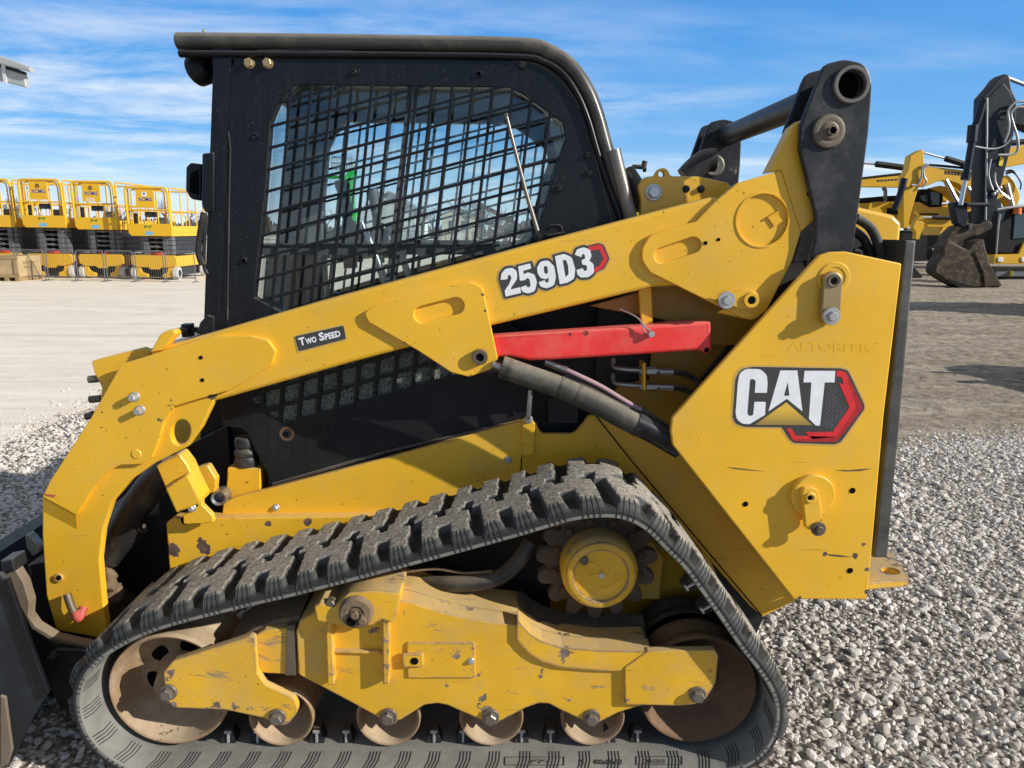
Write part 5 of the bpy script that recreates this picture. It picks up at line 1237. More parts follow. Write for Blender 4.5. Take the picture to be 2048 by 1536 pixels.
wq = px([(-900, -120), (-400, 20), (-190, 78)], Yb + .3); MB().prism(wq + [(wq[2][0], 0), (wq[0][0], 0)], Yb + .3, .3).build('wall', 'clad', e)

# ------------------------------------------------------------------ excavators
M['ex_yellow'] = flat('excavator_yellow_paint', (.74, .42, .02), .4, var=.12)
M['ex_black'] = grime('excavator_black_arm', (.009, .014, .022), .42, spec=.3, dust=.04, updust=.2)
M['ex_dark'] = grime('excavator_undercarriage', (.008, .008, .009), .6, dust=.06, updust=.2, spec=.25)
M['ex_bucket'] = grime('excavator_bucket_steel', (.045, .034, .025), .6, spec=.25, dust=.8, updust=.5, chips=.05, chipcol=(.12, .08, .05), var=.4, dustcol=(.22, .15, .09), bump=.3)
M['ex_glass'] = flat('dark_cab_glass', (.05, .085, .10), .12, 0., .3)
def zB(l): return [(1720 + p[0] / 6.244, 280 + p[1] / 6.244, *[r / 6.244 for r in p[2:]]) for p in l]
def zC(l): return [(1780 + p[0] / 7.64, 420 + p[1] / 7.64, *[r / 7.64 for r in p[2:]]) for p in l]
def zA(l): return [(1820 + p[0] / 8.982, 130 + p[1] / 8.982, *[r / 8.982 for r in p[2:]]) for p in l]
def xp(name, pts, Y, th, mat, parent, holes=(), bev=.015, steps=2): return MB().prism(px(roundp(pts, 4), Y), Y, th, [px(h, Y) for h in holes], bev, steps).build(name, mat, parent)
def xt(name, pts, Y, r, mat, parent, n=4, seg=8): return ptube([(u, v, Y) for u, v in pts], r, n, seg).build(name, mat, parent)
YA = 20.2
ex = thing('excavator', 'large excavator with a black stick and a muddy digging bucket resting on the dirt', 'excavator', (W(1960, 440, YA)[0] + 4, 24, 0))
stick = xp('stick', [(2010, 147, 6), (1998, 156), (1986, 172), (1966, 195, 6), (1962, 300), (1959, 400), (1961, 447), (1982, 447), (1992, 408), (2008, 352), (2022, 296), (2031, 252), (2034, 201), (2024, 179), (2019, 150, 4)], YA, .42, 'ex_black', ex, bev=.03)
xp('stick_plate', [(2006, 165, 4), (1976, 196), (1975, 235), (2010, 240), (2028, 205), (2020, 182)], YA - .02, .03, 'ex_black', stick)
xp('boom', [(2014, 232, 8), (2030, 214), (2060, 205), (2260, 270), (2330, 440), (2280, 450), (2220, 330), (2050, 252), (2032, 250)], YA + .1, .5, 'ex_black', ex, bev=.03)
xt('stick_edge', [(1974, 196), (1973, 300), (1971, 440)], YA - .02, .03, 'galv', stick)
xt('stick_cylinder', [(2012, 155), (2048, 169), (2120, 195)], YA + .2, .055, 'chrome', ex)
xt('bucket_cylinder', [(1966, 205), (1958, 232), (1948, 262), (1938, 318), (1931, 358)], YA - .1, .10, 'ex_black', ex)
xt('cylinder_collar', [(1946, 250), (1943, 285)], YA - .1, .14, 'ex_black', ex); xt('cylinder_collar', [(1933, 345), (1930, 360)], YA - .1, .13, 'ex_black', ex)
xt('cylinder_rod', [(1931, 358), (1921, 410)], YA - .1, .065, 'chrome', ex)
for pts in ([(2048, 203), (2030, 205), (2016, 222), (2018, 245), (2016, 265), (2008, 285)], [(2048, 214), (2032, 215), (2022, 228), (2027, 250), (2034, 272), (2036, 295), (2028, 308), (1996, 310)]): xt('hydraulic_hose', pts, YA - .15, .035, 'galv', ex)
for pts in ([(1990, 345), (1990, 362), (1997, 378), (2004, 388)], [(1982, 318), (1977, 345), (1980, 365), (1986, 380)], [(1950, 293), (1985, 298), (2010, 290), (2026, 270)]): xt('hydraulic_hose', pts, YA - .1, .028, 'galv', ex)
mb = MB(); mb.prism(px(roundp([(2001, 313, 2), (2008, 315, 2), (2005, 332, 2), (1997, 331, 2)], 3), YA - .03), YA - .03, .012); mb.build('warning_sticker', 'lemon', stick)
for i in range(4): mb = MB(); mb.lathe([(0, YA - .14), (.05, YA - .12), (.05, YA - .02)], *W(1984 + i * 4, 388 - i * 4, YA), 8); mb.build('hose_fitting', 'galv', stick)
lk_ = xp('bucket_link', [(1906, 404, 5), (1934, 404, 5), (1937, 440), (1928, 456, 4), (1915, 446)], YA - .05, .3, 'ex_black', ex)
xt('link_bar', [(1932, 409), (1977, 409)], YA - .08, .06, 'ex_black', ex)
qc = xp('quick_coupler', [(1915, 453, 6), (1937, 446, 4), (1958, 449), (1976, 441, 4), (1987, 446, 8), (1983, 458, 5), (1963, 469), (1943, 473), (1922, 484), (1905, 499, 6), (1890, 480, 6), (1900, 468)], YA - .02, .46, 'ex_bucket', ex, bev=.03)
xt('coupler_pin', [(1938, 455), (1938.5, 455)], YA - .06, .10, 'galv', qc)
bk2 = xp('digging_bucket', [(1898, 478, 4), (1885, 492), (1886, 508), (1871, 528, 8), (1867, 545, 10), (1890, 561), (1918, 576, 6), (2001, 575, 4), (2005, 568), (1983, 532), (1973, 498), (1969, 478), (1950, 484), (1938, 500), (1922, 492)], YA - .35, .45, 'ex_bucket', ex, bev=.06)
xp('side_cutter', [(1949, 505), (1962, 497), (1972, 520), (1985, 536), (2004, 572), (1970, 574), (1966, 545)], YA - .39, .06, 'ex_bucket', bk2)
xp('wear_plate', [(1892, 560), (1918, 575), (1960, 574), (1930, 566), (1900, 556)], YA - .38, .04, 'ex_dark', bk2)
# its body stands to the right behind the arm
YBd = 24.5
xp('upper_frame', [(1989, 509, 3), (2038, 508), (2048, 485, 6), (2075, 475), (2300, 475), (2300, 528), (1987, 528)], YBd, 2.2, 'ex_yellow', ex)
for u, w_ in ((1996, 11), (2043, 8)): xp('work_light', [(u, 514, 2), (u + w_, 514, 2), (u + w_, 524, 2), (u, 524, 2)], YBd - .04, .05, 'paper', ex)
xp('cab_frame', [(1994, 422, 3), (2006, 414), (2200, 408), (2200, 510), (1990, 505)], YBd + .1, 1.6, 'ex_dark', ex)
xp('cab_window', [(2030, 425, 4), (2060, 425), (2060, 475), (2026, 478)], YBd + .06, .05, 'ex_glass', ex); xp('cab_window', [(1997, 424, 2), (2012, 422), (2006, 440), (1996, 446)], YBd + .06, .05, 'ex_glass', ex)
xt('grab_rail', [(1992, 508), (1997, 450), (2000, 428)], YBd - .1, .03, 'galv', ex); xt('roof_rail', [(1995, 419), (2048, 412), (2150, 408)], YBd - .1, .045, 'galv', ex)
mb = MB(); mb.lathe([(.0, W(0, 398, YBd)[1] + .12), (.12, W(0, 398, YBd)[1] + .12), (.14, W(0, 398, YBd)[1] - .1)], W(2037, 405, YBd)[0], YBd, 14, axis='Z'); mb.build('beacon', flat('orange_beacon', (.8, .16, .02), .4), ex)
trk = xp('crawler_track', [(1984, 540, 8), (1990, 534, 4), (2300, 534), (2300, 558), (1992, 558, 6)], YBd - .35, .6, 'ex_dark', ex)
xp('track_frame', [(1992, 543), (2300, 543), (2300, 553), (1992, 553)], YBd - .40, .06, 'lift_grey', trk)
xt('track_roller', [(2021, 547), (2021.5, 547)], YBd - .45, .10, 'lemon', trk)
xp('crawler_track', [(1990, 534, 4), (2300, 534), (2300, 552), (1992, 552, 6)], YBd + 1.9, .6, 'ex_dark', ex)

YE = 29.
ya = thing('excavator', 'yellow excavator with a pointed stick and raised boom, parked behind the black-armed one', 'excavator', (W(1850, 500, YE)[0], YE + 1.5, 0))
xp('stick', zB([(632, 195, 20), (775, 118, 20), (800, 130, 15), (802, 270), (815, 330), (760, 440), (740, 560), (625, 960), (600, 1100), (540, 1100), (535, 480), (600, 370)]), YE, .4, 'ex_yellow', ya, bev=.03)
xp('boom', zB([(800, 330, 20), (870, 330), (1200, 365), (1500, 410, 60), (1700, 520), (1800, 700), (1600, 800), (1440, 780), (1350, 640), (1220, 545), (1080, 500), (960, 520), (850, 570), (780, 590)]), YE + .3, .5, 'ex_yellow', ya, bev=.03)
xp('boom_base', zB([(900, 600), (1010, 570), (1180, 600), (1340, 740), (1420, 900), (1240, 900), (1180, 760), (1080, 670)]), YE + .9, .4, 'ex_yellow', ya, bev=.03)
xt('stick_cylinder', zB([(800, 160), (1070, 232)]), YE + .2, .04, 'chrome', ya); xt('stick_cylinder', zB([(1070, 232), (1330, 310), (1500, 365)]), YE + .2, .12, 'ex_dark', ya)
xt('boom_cylinder', zB([(1065, 500), (1215, 780)]), YE + .2, .10, 'chrome', ya); xt('boom_cylinder', zB([(1340, 590), (1460, 760)]), YE + .2, .09, 'chrome', ya)
xt('bucket_cylinder', zB([(555, 480), (510, 650), (440, 840), (430, 870)]), YE - .1, .13, 'ex_black', ya)
for pts in ([(830, 300), (780, 340), (770, 450), (720, 560), (640, 560)], [(860, 310), (800, 350), (800, 450), (830, 520), (780, 590)]): xt('hydraulic_hose', zB(pts), YE - .1, .04, 'galv', ya)
xt('boom_line', zB([(860, 310), (1250, 345), (1480, 380)]), YE + .3, .05, 'ex_dark', ya)
body = xp('engine_housing', zB([(0, 790), (200, 785, 20), (220, 770, 20), (750, 775, 30), (870, 842), (1120, 835, 30), (1150, 960), (1215, 960), (1215, 1085), (0, 1090)]), YE + 1.0, 2.3, 'ex_yellow', ya)
xp('housing_vent', zB([(340, 850), (520, 850), (520, 940), (340, 920)]), YE + .97, .04, 'ex_dark', body); xp('side_groove', zB([(750, 915), (980, 915), (980, 940), (750, 935)]), YE + .98, .03, 'ex_dark', body)
mb = MB(); q = zB([(930, 1070)])[0]; text_px(mb, 'XCMG', zB([(940, 1066)])[0], zB([(1100, 1066)])[0], 3, YE + .985, 0, .03); mb.build('maker_lettering', 'blue', body, recalc=False)
mb = MB()
for i in range(6): a = zB([(1060 + i * 40, 385 + i * 4), (1086 + i * 40, 387 + i * 4), (1086 + i * 40, 428 + i * 4), (1060 + i * 40, 426 + i * 4)]); mb.prism(px(a, YE + .29), YE + .29, .01)
mb.build('boom_marking', 'ink', ya)
cabx = xp('cab', zB([(745, 640, 20), (780, 612), (1000, 612), (1040, 700), (1020, 835), (870, 835), (760, 770)]), YE + 1.2, 1.2, 'ex_dark', ya)
xp('cab_window', zB([(880, 640), (1000, 640), (990, 810), (885, 810)]), YE + 1.15, .05, 'ex_glass', cabx); xp('cab_window', zB([(750, 700), (840, 680), (840, 780), (780, 760)]), YE + 1.15, .05, 'ex_glass', cabx)
xp('engine_deck', zB([(15, 725, 10), (300, 700, 10), (520, 690), (520, 778), (10, 778)]), YE + 1.4, 1.2, 'ex_dark', ya)
xt('exhaust_stack', zB([(285, 600), (315, 630), (312, 770)]), YE + 1.3, .08, 'sleeve', ya)
tk = xp('crawler_track', zB([(500, 1240, 30), (560, 1190), (1180, 1190, 40), (1200, 1300), (1180, 1500, 40), (560, 1520, 40)]), YE + .6, .6, 'ex_dark', ya); xp('track_guard', zB([(590, 1100), (1080, 1110), (1080, 1140), (590, 1140)]), YE + .6, .3, 'lift_grey', ya)
xp('car_body', zB([(520, 1130), (1160, 1130), (1160, 1320), (520, 1320)]), YE + 1.2, 1.8, 'ex_dark', ya)
xp('crawler_track', zB([(560, 1190), (1180, 1190, 40), (1200, 1300), (1180, 1480, 40), (560, 1490, 40)]), YE + 2.9, .6, 'ex_dark', ya)

YK = 36.
yd = thing('excavator', 'yellow excavator half hidden in the distance between the pointed stick and the black stick', 'excavator', (W(1905, 470, YK)[0], YK + 2, 0))
xp('boom', zB([(1000, 700, 20), (1080, 590, 40), (1250, 520, 40), (1440, 560, 40), (1500, 660), (1440, 690), (1280, 620), (1130, 680), (1080, 780)]), YK, .5, 'ex_yellow', yd, bev=.03)
xp('engine_housing', zB([(960, 800), (1480, 780), (1500, 1080), (960, 1080)]), YK + .8, 2.2, 'ex_yellow', yd)
xp('cab', zB([(1340, 690, 20), (1480, 680), (1500, 800), (1330, 800)]), YK + .7, 1.2, 'ex_dark', yd)
xp('crawler_track', zB([(900, 1180, 40), (1560, 1180, 40), (1560, 1400, 40), (900, 1400, 40)]), YK + .5, .6, 'ex_dark', yd); xp('car_body', zB([(960, 1070), (1500, 1070), (1500, 1300), (960, 1300)]), YK + 1.2, 1.6, 'ex_dark', yd)

YG = 33.
yb = thing('excavator', 'farthest yellow excavator, its boom lying level to the left behind the loader', 'excavator', (W(1740, 480, YG)[0], YG + 2, 0))
xp('boom', zB([(-500, 600), (-460, 560), (0, 500), (40, 480), (545, 428), (560, 470), (560, 590), (110, 585), (20, 590), (-400, 640)]), YG, .5, 'ex_yellow', yb, bev=.03)
xt('stick_cylinder', zB([(-120, 270), (50, 290), (200, 300)]), YG, .05, 'chrome', yb); xt('stick_cylinder', zB([(200, 300), (360, 320), (600, 352)]), YG, .14, 'ex_dark', yb)
mb = MB()
for i in range(7): a = zB([(215 + i * 44, 500 - i * 3), (245 + i * 44, 498 - i * 3), (245 + i * 44, 520 - i * 3), (215 + i * 44, 522 - i * 3)]); mb.prism(px(a, YG - .01), YG - .01, .01)
mb.build('boom_marking', 'ink', yb)
xt('boom_line', zB([(0, 480), (300, 445), (540, 420)]), YG, .05, 'ex_dark', yb)
xp('engine_housing', zB([(-420, 800), (230, 790), (230, 1000), (-420, 1050)]), YG + 1, 2.2, 'ex_yellow', yb); xp('housing_band', zB([(0, 840), (190, 840), (190, 880), (0, 880)]), YG + .97, .04, 'safety_red', yb)
xp('cab', zB([(-380, 560), (-150, 560), (-120, 800), (-400, 800)]), YG + 1, 1.2, 'ex_dark', yb)
xp('crawler_track', zB([(-480, 1230, 40), (300, 1230, 40), (320, 1400), (280, 1480, 40), (-480, 1480, 40)]), YG + .6, .6, 'ex_dark', yb); xp('car_body', zB([(-380, 1050), (220, 1000), (220, 1350), (-380, 1350)]), YG + 1.3, 1.6, 'ex_dark', yb)

YH = 31.
yc = thing('excavator', 'yellow excavator with an arched boom at the right edge behind the black stick', 'excavator', (W(2060, 480, YH)[0], YH + 2, 0))
xp('boom', zB([(1780, 470, 30), (1850, 440), (1920, 490, 60), (1990, 650, 40), (2000, 720), (1965, 830), (1880, 830), (1830, 700), (1700, 720), (1690, 640)]), YH, .5, 'ex_yellow', yc, bev=.03)
xp('stick', zB([(1440, 270, 10), (1510, 190), (1850, 100, 20), (2048, 60), (2500, 30), (2500, 220), (2048, 300), (1820, 345), (1500, 340)]), YH - .6, .4, 'ex_yellow', yc, bev=.03)
xt('boom_cylinder', zB([(1830, 550), (1900, 820)]), YH - .1, .10, 'chrome', yc); xt('boom_cylinder', zB([(1730, 650), (1860, 740)]), YH - .1, .09, 'chrome', yc)
xt('stick_cylinder', zB([(1880, 40), (2048, 20), (2300, -20)]), YH - .4, .12, 'ex_dark', yc)
for r in (0, 22, 44): xt('hydraulic_hose', zB([(1820, 430 - r), (1900, 405 - r * .6), (1960, 450), (2010, 540), (2000, 620)]), YH - .1, .03, 'hose', yc)
xp('engine_housing', zB([(1600, 980), (2400, 940), (2400, 1250), (1600, 1250)]), YH + 1, 2.2, 'ex_yellow', yc); xp('cab', zB([(1380, 720, 20), (1560, 690), (1760, 700), (1780, 980), (1350, 980)]), YH + .8, 1.3, 'ex_dark', yc); xp('cab_window', zB([(1690, 740), (1750, 740), (1760, 900), (1690, 900)]), YH + .75, .05, 'ex_glass', yc)
xp('crawler_track', zB([(1500, 1300, 40), (2400, 1300), (2400, 1500), (1500, 1500, 40)]), YH + .6, .6, 'ex_dark', yc); xp('car_body', zB([(1560, 1200), (2400, 1200), (2400, 1380), (1560, 1380)]), YH + 1.2, 1.6, 'ex_dark', yc)

YM2 = 24.
mi_ = thing('mini_excavator', 'small yellow excavator arm folded low in front of the big yellow machine', 'excavator', (W(1850, 520, YM2)[0], YM2 + .8, 0))
xp('boom', zB([(690, 1010, 10), (760, 948, 10), (1000, 950), (1195, 955, 15), (1205, 1000), (1180, 1085), (850, 1085), (830, 1050), (1000, 1010), (780, 1020)]), YM2, .2, 'ex_yellow', mi_)
xp('stick', zB([(660, 1090, 20), (700, 1000, 20), (790, 1020, 20), (800, 1080), (760, 1180), (730, 1265), (690, 1240), (700, 1160)]), YM2 - .1, .2, 'ex_yellow', mi_)
xt('boom_cylinder', zB([(780, 965), (910, 965)]), YM2 - .1, .035, 'chrome', mi_); xt('boom_cylinder', zB([(910, 965), (1180, 975)]), YM2 - .1, .07, 'ex_dark', mi_)
xp('bucket', zB([(700, 1240), (770, 1240), (760, 1330, 20), (680, 1450, 20), (600, 1540, 10), (600, 1480)]), YM2 - .3, .6, 'ex_dark', mi_)
xp('blade', zC([(350, 850), (500, 1010), (490, 1040), (330, 1040)]), YM2 - .5, 1.2, 'ex_dark', mi_)
xp('body', zB([(1000, 1080), (1300, 1060), (1320, 1180), (1000, 1190)]), YM2 + .3, 1.1, 'ex_yellow', mi_); xp('crawler_track', zB([(900, 1330, 60), (1300, 1330, 60), (1300, 1530, 60), (900, 1530, 60)]), YM2 - .1, .35, 'ex_dark', mi_); xp('pedestal', zB([(1000, 1180), (1250, 1180), (1250, 1400), (1000, 1400)]), YM2 + .4, .8, 'ex_dark', mi_)
xt('handle_rod', zB([(900, 1365), (1060, 1350)]), YM2 - .3, .03, 'galv', mi_)

# ------------------------------------------------------------------ beyond the yard, seen through the cab
M['green'] = flat('lift_green_paint', (.02, .52, .07), .4); M['house_wall'] = flat('pale_siding', (.55, .56, .55), .7); M['house_roof'] = flat('grey_shingle', (.20, .20, .21), .8); M['house_beige'] = flat('beige_siding', (.52, .46, .36), .7); M['bark'] = flat('bare_bark', (.12, .095, .075), .9)
YL = 38.
gb = thing('boom_lift', 'bright green boom lift with a raised grey basket, seen through the cab window', 'boom lift', (W(700, 440, YL)[0], YL, 0))
xp('mast', [(697, 355, 2), (708, 355), (710, 480), (702, 480), (701, 420)], YL, .3, 'green', gb); xp('mast_foot', [(688, 422, 4), (700, 416, 4), (712, 424), (712, 470), (690, 470)], YL - .1, .5, 'green', gb)
xp('jib', [(655, 350), (690, 352), (700, 338), (714, 345), (714, 358), (655, 357)], YL, .3, 'green', gb)
mb = MB()
for u in range(664, 714, 5): mb.tube([W3(u, 314, YL - .3), W3(u, 338, YL - .3)], .03, 5)
for v in (314, 326, 338): mb.tube([W3(664, v, YL - .3), W3(712, v + 3, YL - .3)], .035, 5)
mb.build('basket', 'galv', gb)
mb = MB(); p = W3(700, 470, YL); mb.box((p.x, YL, .9), (2.2, 4, .9)); mb.build('chassis', 'lift_dark', gb, bevel=.1)
for sx in (-1, 1):
    for y in (-1.3, 1.3): mb = MB(); mb.lathe([(0, p.x + sx * 1.25), (.45, p.x + sx * 1.25), (.5, p.x + sx * 1.15), (.5, p.x + sx * .85), (0, p.x + sx * .85)], YL + y, .5, 24, axis='X'); mb.build('wheel', 'hose', gb)
def house(name, label, u0, u1, vb, ve, vp, Y, wall, depth=9., roofm='house_roof'):
    x0, zb = W(u0, vb, Y); x1, _ = W(u1, vb, Y); ze = W(u0, ve, Y)[1]; zp_ = W(u0, vp, Y)[1]; xm = (x0 + x1) / 2
    t = thing(name, label, 'house', (xm, Y + depth / 2, 0)); zb = min(zb, 0.)
    MB().prism([(x0, 0), (x1, 0), (x1, ze), (xm, zp_), (x0, ze)], Y, depth).build('wall', wall, t)
    mb = MB(); o_ = .45; sl = (zp_ - ze) / (xm - x0)
    mb.prism([(x0 - o_, ze - o_ * sl + .05), (xm, zp_ + .05), (x1 + o_, ze - o_ * sl + .05), (x1 + o_, ze - o_ * sl + .3), (xm, zp_ + .3), (x0 - o_, ze - o_ * sl + .3)], Y - .4, depth + .8); mb.build('roof', roofm, t)
    wz = ze * .35
    for f in (.28, .68):
        xw = x0 + (x1 - x0) * f; mb = MB(); mb.box((xw, Y - .02, ze * .62), ((x1 - x0) * .13, .06, ze * .3)); mb.build('window', 'ex_glass', t)
    mb = MB(); mb.box((xm, Y - .02, ze * .27), (1.0, .06, ze * .5)); mb.build('door', 'clad_light', t)
    return t
house('house', 'grey gabled house far beyond the yard, behind the right-hand control pod in the cab window', 722, 838, 474, 424, 386, 105., 'house_wall')
house('shed', 'small white gabled shed right of the grey house, seen through the cab window', 830, 850, 470, 432, 424, 95., 'paper', 4.)
house('house', 'low beige house with a shallow roof, seen through the right of the cab window', 884, 948, 470, 430, 418, 110., 'house_beige')
# rusty tillage frame
rf = thing('farm_implement', 'rust brown steel implement frame standing beyond the cab window, near the wiper', 'implement', (W(990, 450, 45.)[0], 45, 0))
for i, (a, b) in enumerate((((958, 408), (1030, 446)), ((955, 436), (1045, 476)), ((965, 412), (962, 478)), ((1015, 440), (1010, 485)))):
    p, q = W3(*a, 45.), W3(*b, 45.); p.z = max(p.z, 0); q.z = max(q.z, .02)
    mb = MB(); mb.bar(p, q, .28, .3); mb.build('frame_beam', 'rust', rf)
for u in (965, 1012): mb = MB(); x = W(u, 470, 45.)[0]; mb.lathe([(0, 44.8), (.40, 44.8), (.45, 44.9), (.45, 45.2), (0, 45.2)], x, .45, 20); mb.build('wheel', 'hose', rf)
# mesh fence along the far side
ff = thing('mesh_fence', 'thin dark wire fence along the far side of the yard', 'fence', (0, 84, 0))
mb = MB()
for i in range(0, 29): mb.tube([(-42 + i * 3, 84, 0), (-42 + i * 3, 84, 1.25)], .05, 5)
mb.build('fence_post', 'lift_dark', ff)['kind'] = 'stuff'
mb = MB()
for z in (.1, 1.2): mb.tube([(-42, 84, z), (42, 84, z)], .03, 4)
for i in range(560): mb.tube([(-42 + i * .15, 84, .1), (-42 + i * .15, 84, 1.2)], .008, 3, False)
mb.build('fence_mesh', 'lift_dark', ff)
# bare trees
def bare_tree(label, loc, seed, Ht, group):
    R = random.Random(seed); t = thing('bare_tree', label, 'tree', loc, group, local=True)
    tr = MB(); cr = MB()
    def grow(p, d, Ln, r, lev):
        q = p + d * Ln; mid = (p + q) / 2 + Vector((R.uniform(-1, 1), R.uniform(-1, 1), 0)) * Ln * .06
        (tr if lev < 1 else cr).tube([p, mid, q], [r, r * .85, r * .66], 6 if lev < 2 else 4 if lev < 3 else 3, False)
        if lev >= 5: return
        for i in range(3 if lev < 3 else R.choice((2, 3))):
            ax = Vector((R.uniform(-1, 1), R.uniform(-1, 1), R.uniform(-.2, .6))).normalized()
            nd = (d + ax * R.uniform(.45, .85)).normalized(); nd.z = max(nd.z, -.1)
            st = p.lerp(q, R.uniform(.55, 1.)) if i else q
            grow(st, nd.normalized(), Ln * R.uniform(.58, .78), max(r * .58, .012), lev + 1)
    grow(Vector((0, 0, -.05)), Vector((R.uniform(-.05, .05), R.uniform(-.05, .05), 1)).normalized(), Ht * .28, Ht * .022, 0)
    tr.build('trunk', 'bark', t, recalc=False); cr.build('branches', 'bark', t, recalc=False)
    return t
GT = 'bare winter trees far beyond the yard'; LT = 'bare grey-brown winter tree on the far side of the yard'
protos = [bare_tree(LT, (-10, 115, 0), 3, 7.5, GT), bare_tree(LT, (-2.5, 98, 0), 5, 7, GT), bare_tree(LT, (6, 120, 0), 11, 8, GT)]
RT = random.Random(4)
for i in range(34):
    a = RT.choice(protos); x = RT.uniform(-100, 14) if i < 26 else RT.uniform(-14, 12)
    dup(a, (x, RT.uniform(100, 150), 0), RT.uniform(0, 6.3), None, RT.uniform(.75, 1.15))
# low scrub on the far skyline
M['scrub'] = flat('far_scrub', (.13, .115, .095), .95, var=.3)
mb = MB(); Rs = random.Random(2)
for i in range(1500):
    x = Rs.uniform(-150, 60); y = Rs.uniform(152, 168); h = Rs.uniform(.6, 2.6) + 1.2 * max(0, sin(x * .21) + sin(x * .077)); w_ = Rs.uniform(.3, 1.1)
    mb.add([(x - w_, y, 0), (x + w_, y, 0), (x + w_ * .6, y + Rs.uniform(-.5, .5), h * .7), (x + Rs.uniform(-.4, .4), y, h), (x - w_ * .7, y, h * .6)], [[0, 1, 2, 3, 4]])
mb.build('far_scrub', 'scrub', recalc=False)['kind'] = 'stuff'

# unseen stand-ins added beside the view to cast shadows on the dirt
ct_ = thing('shadow_caster_container', 'grey corrugated container block added out of view to cast a shadow on the dirt', 'container', (18.5, 12.2, 0), local=True)
mb = MB(); mb.box((0, 0, 1.15), (12.0, 1.9, 2.0)); mb.build('body', 'lift_grey', ct_)
mb = MB()
for i in range(40): mb.box((-5.8 + i * .297, -.97, 1.15), (.12, .05, 1.8))
mb.build('corrugation', 'lift_grey', ct_)
mb = MB(); mb.box((-6.02, 0, 1.15), (.05, 1.7, 1.8)); mb.build('door', 'lift_dark', ct_)
sb = thing('shadow_caster_bucket', 'dark bucket-shaped stand-in added out of view to cast a shadow on the dirt', 'bucket', (7.7, 4.8, 0), local=True)
MB().prism(roundp([(-1.1, .05), (-1.0, .5), (-.35, 1.15, .1), (.4, 1.3, .1), (.9, .9, .2), (1.1, .3, .2), (.8, .02)]), -.55, 1.5, (), .02, 1).build('shell', 'ex_dark', sb)
for y in (-.2, .3): MB().prism(roundp([(-.3, 1.1), (.0, 1.5, .1), (.25, 1.5, .1), (.45, 1.2)]), y, .06).build('ear', 'ex_dark', sb)
# ================================================================== GROUND
# bare earth: one sheet to the horizon
k = NT('packed_dirt'); v = k.co(world=True)
mp = k.n('ShaderNodeMapping'); mp.inputs['Scale'].default_value = (.35, 1.6, 1); mp.inputs['Rotation'].default_value = (0, 0, radians(6)); k.l(v, mp.inputs[0])
a = k.noise(mp.outputs[0], 1.1, 8, .65, .4); b = k.noise(v, 9, 8, .7); c_ = k.noise(v, 70, 4, .7)
col = k.mix(k.ramp(a, .3, .7), (.44, .35, .26), (.76, .65, .51)); col = k.mix(k.ramp(b, .46, .64, 0, .75), col, (.20, .15, .105)); col = k.mix(k.ramp(c_, .62, .75, 0, .6), col, (.66, .58, .48))
vo = k.n('ShaderNodeTexVoronoi'); vo.inputs['Scale'].default_value = 28; k.l(v, vo.inputs['Vector'])
hgt = k.math('ADD', k.math('MULTIPLY', a, 2.2), k.math('ADD', b, k.math('MULTIPLY', c_, .35)))
k.bsdf(col, .95, 0, k.bump(hgt, 1., .10), .15); M['dirt'] = k.m
me = MB().add([(-900, -60, 0), (900, -60, 0), (900, 1600, 0), (-900, 1600, 0)], [[0, 1, 2, 3]]).build('dirt_ground', 'dirt'); structure(me)
from mathutils import noise as mn
NX, NYg = 230, 300; X0, X1, Y0g, Y1g = 1.9, 24., 3.35, 27.
gx = np.linspace(0, 1, NX) ** 1.25 * (X1 - X0) + X0; gy = np.linspace(0, 1, NYg) ** 1.7 * (Y1g - Y0g) + Y0g
Vg = []
for y in gy:
    for x in gx:
        q = Vector((x * .28 + .12 * y, y * 1.15, 0)); n1_ = mn.fractal(q, .9, 2.1, 6); n2_ = mn.fractal(Vector((x * 5, y * 5, 3)), .8, 2, 4); n3_ = mn.noise(Vector((x * .2, y * .25, 9)))
        e_ = min(1, (x - X0) / .8, (X1 - x) / 2, (y - Y0g) / .8, (Y1g - y) / 2); e_ = max(0, e_)
        Vg.append((x + n2_ * .02, y, .0025 + e_ * max(0, .030 + .040 * n1_ + .018 * n2_ + .03 * max(0, n3_))))
Fg = [[j_ * NX + i_, j_ * NX + i_ + 1, (j_ + 1) * NX + i_ + 1, (j_ + 1) * NX + i_] for j_ in range(NYg - 1) for i_ in range(NX - 1)]
structure(MB().add(Vg, Fg, True).build('rutted_dirt', 'dirt', recalc=False, sharp=70))
# concrete apron
k = NT('pale_concrete'); v = k.co(world=True)
mp = k.n('ShaderNodeMapping'); mp.inputs['Scale'].default_value = (.45, 2.2, 1); mp.inputs['Rotation'].default_value = (0, 0, radians(-5)); k.l(v, mp.inputs[0])
a = k.noise(mp.outputs[0], 1.2, 8, .65, .6); b = k.noise(v, 6, 8, .7); c_ = k.noise(v, 90, 3)
col = k.mix(k.ramp(a, .28, .72), (.80, .69, .555), (.97, .885, .765)); col = k.mix(k.ramp(b, .52, .72, 0, .45), col, (.66, .58, .47)); col = k.mix(k.ramp(c_, .66, .74, 0, .35), col, (.32, .29, .25))
mp3 = k.n('ShaderNodeMapping'); mp3.inputs['Scale'].default_value = (.10, 3.2, 1); mp3.inputs['Rotation'].default_value = (0, 0, radians(-14)); k.l(v, mp3.inputs[0])
tr_ = k.noise(mp3.outputs[0], 1., 4, .55, .3); col = k.mix(k.ramp(tr_, .56, .66, 0, .28), col, (.50, .43, .35))
st_ = k.noise(v, .7, 5, .6); col = k.mix(k.ramp(st_, .58, .72, 0, .35), col, (.52, .45, .36))
k.bsdf(col, .9, 0, k.bump(k.math('ADD', b, k.math('MULTIPLY', a, 1.5)), .5, .02), .2); M['concrete'] = k.m
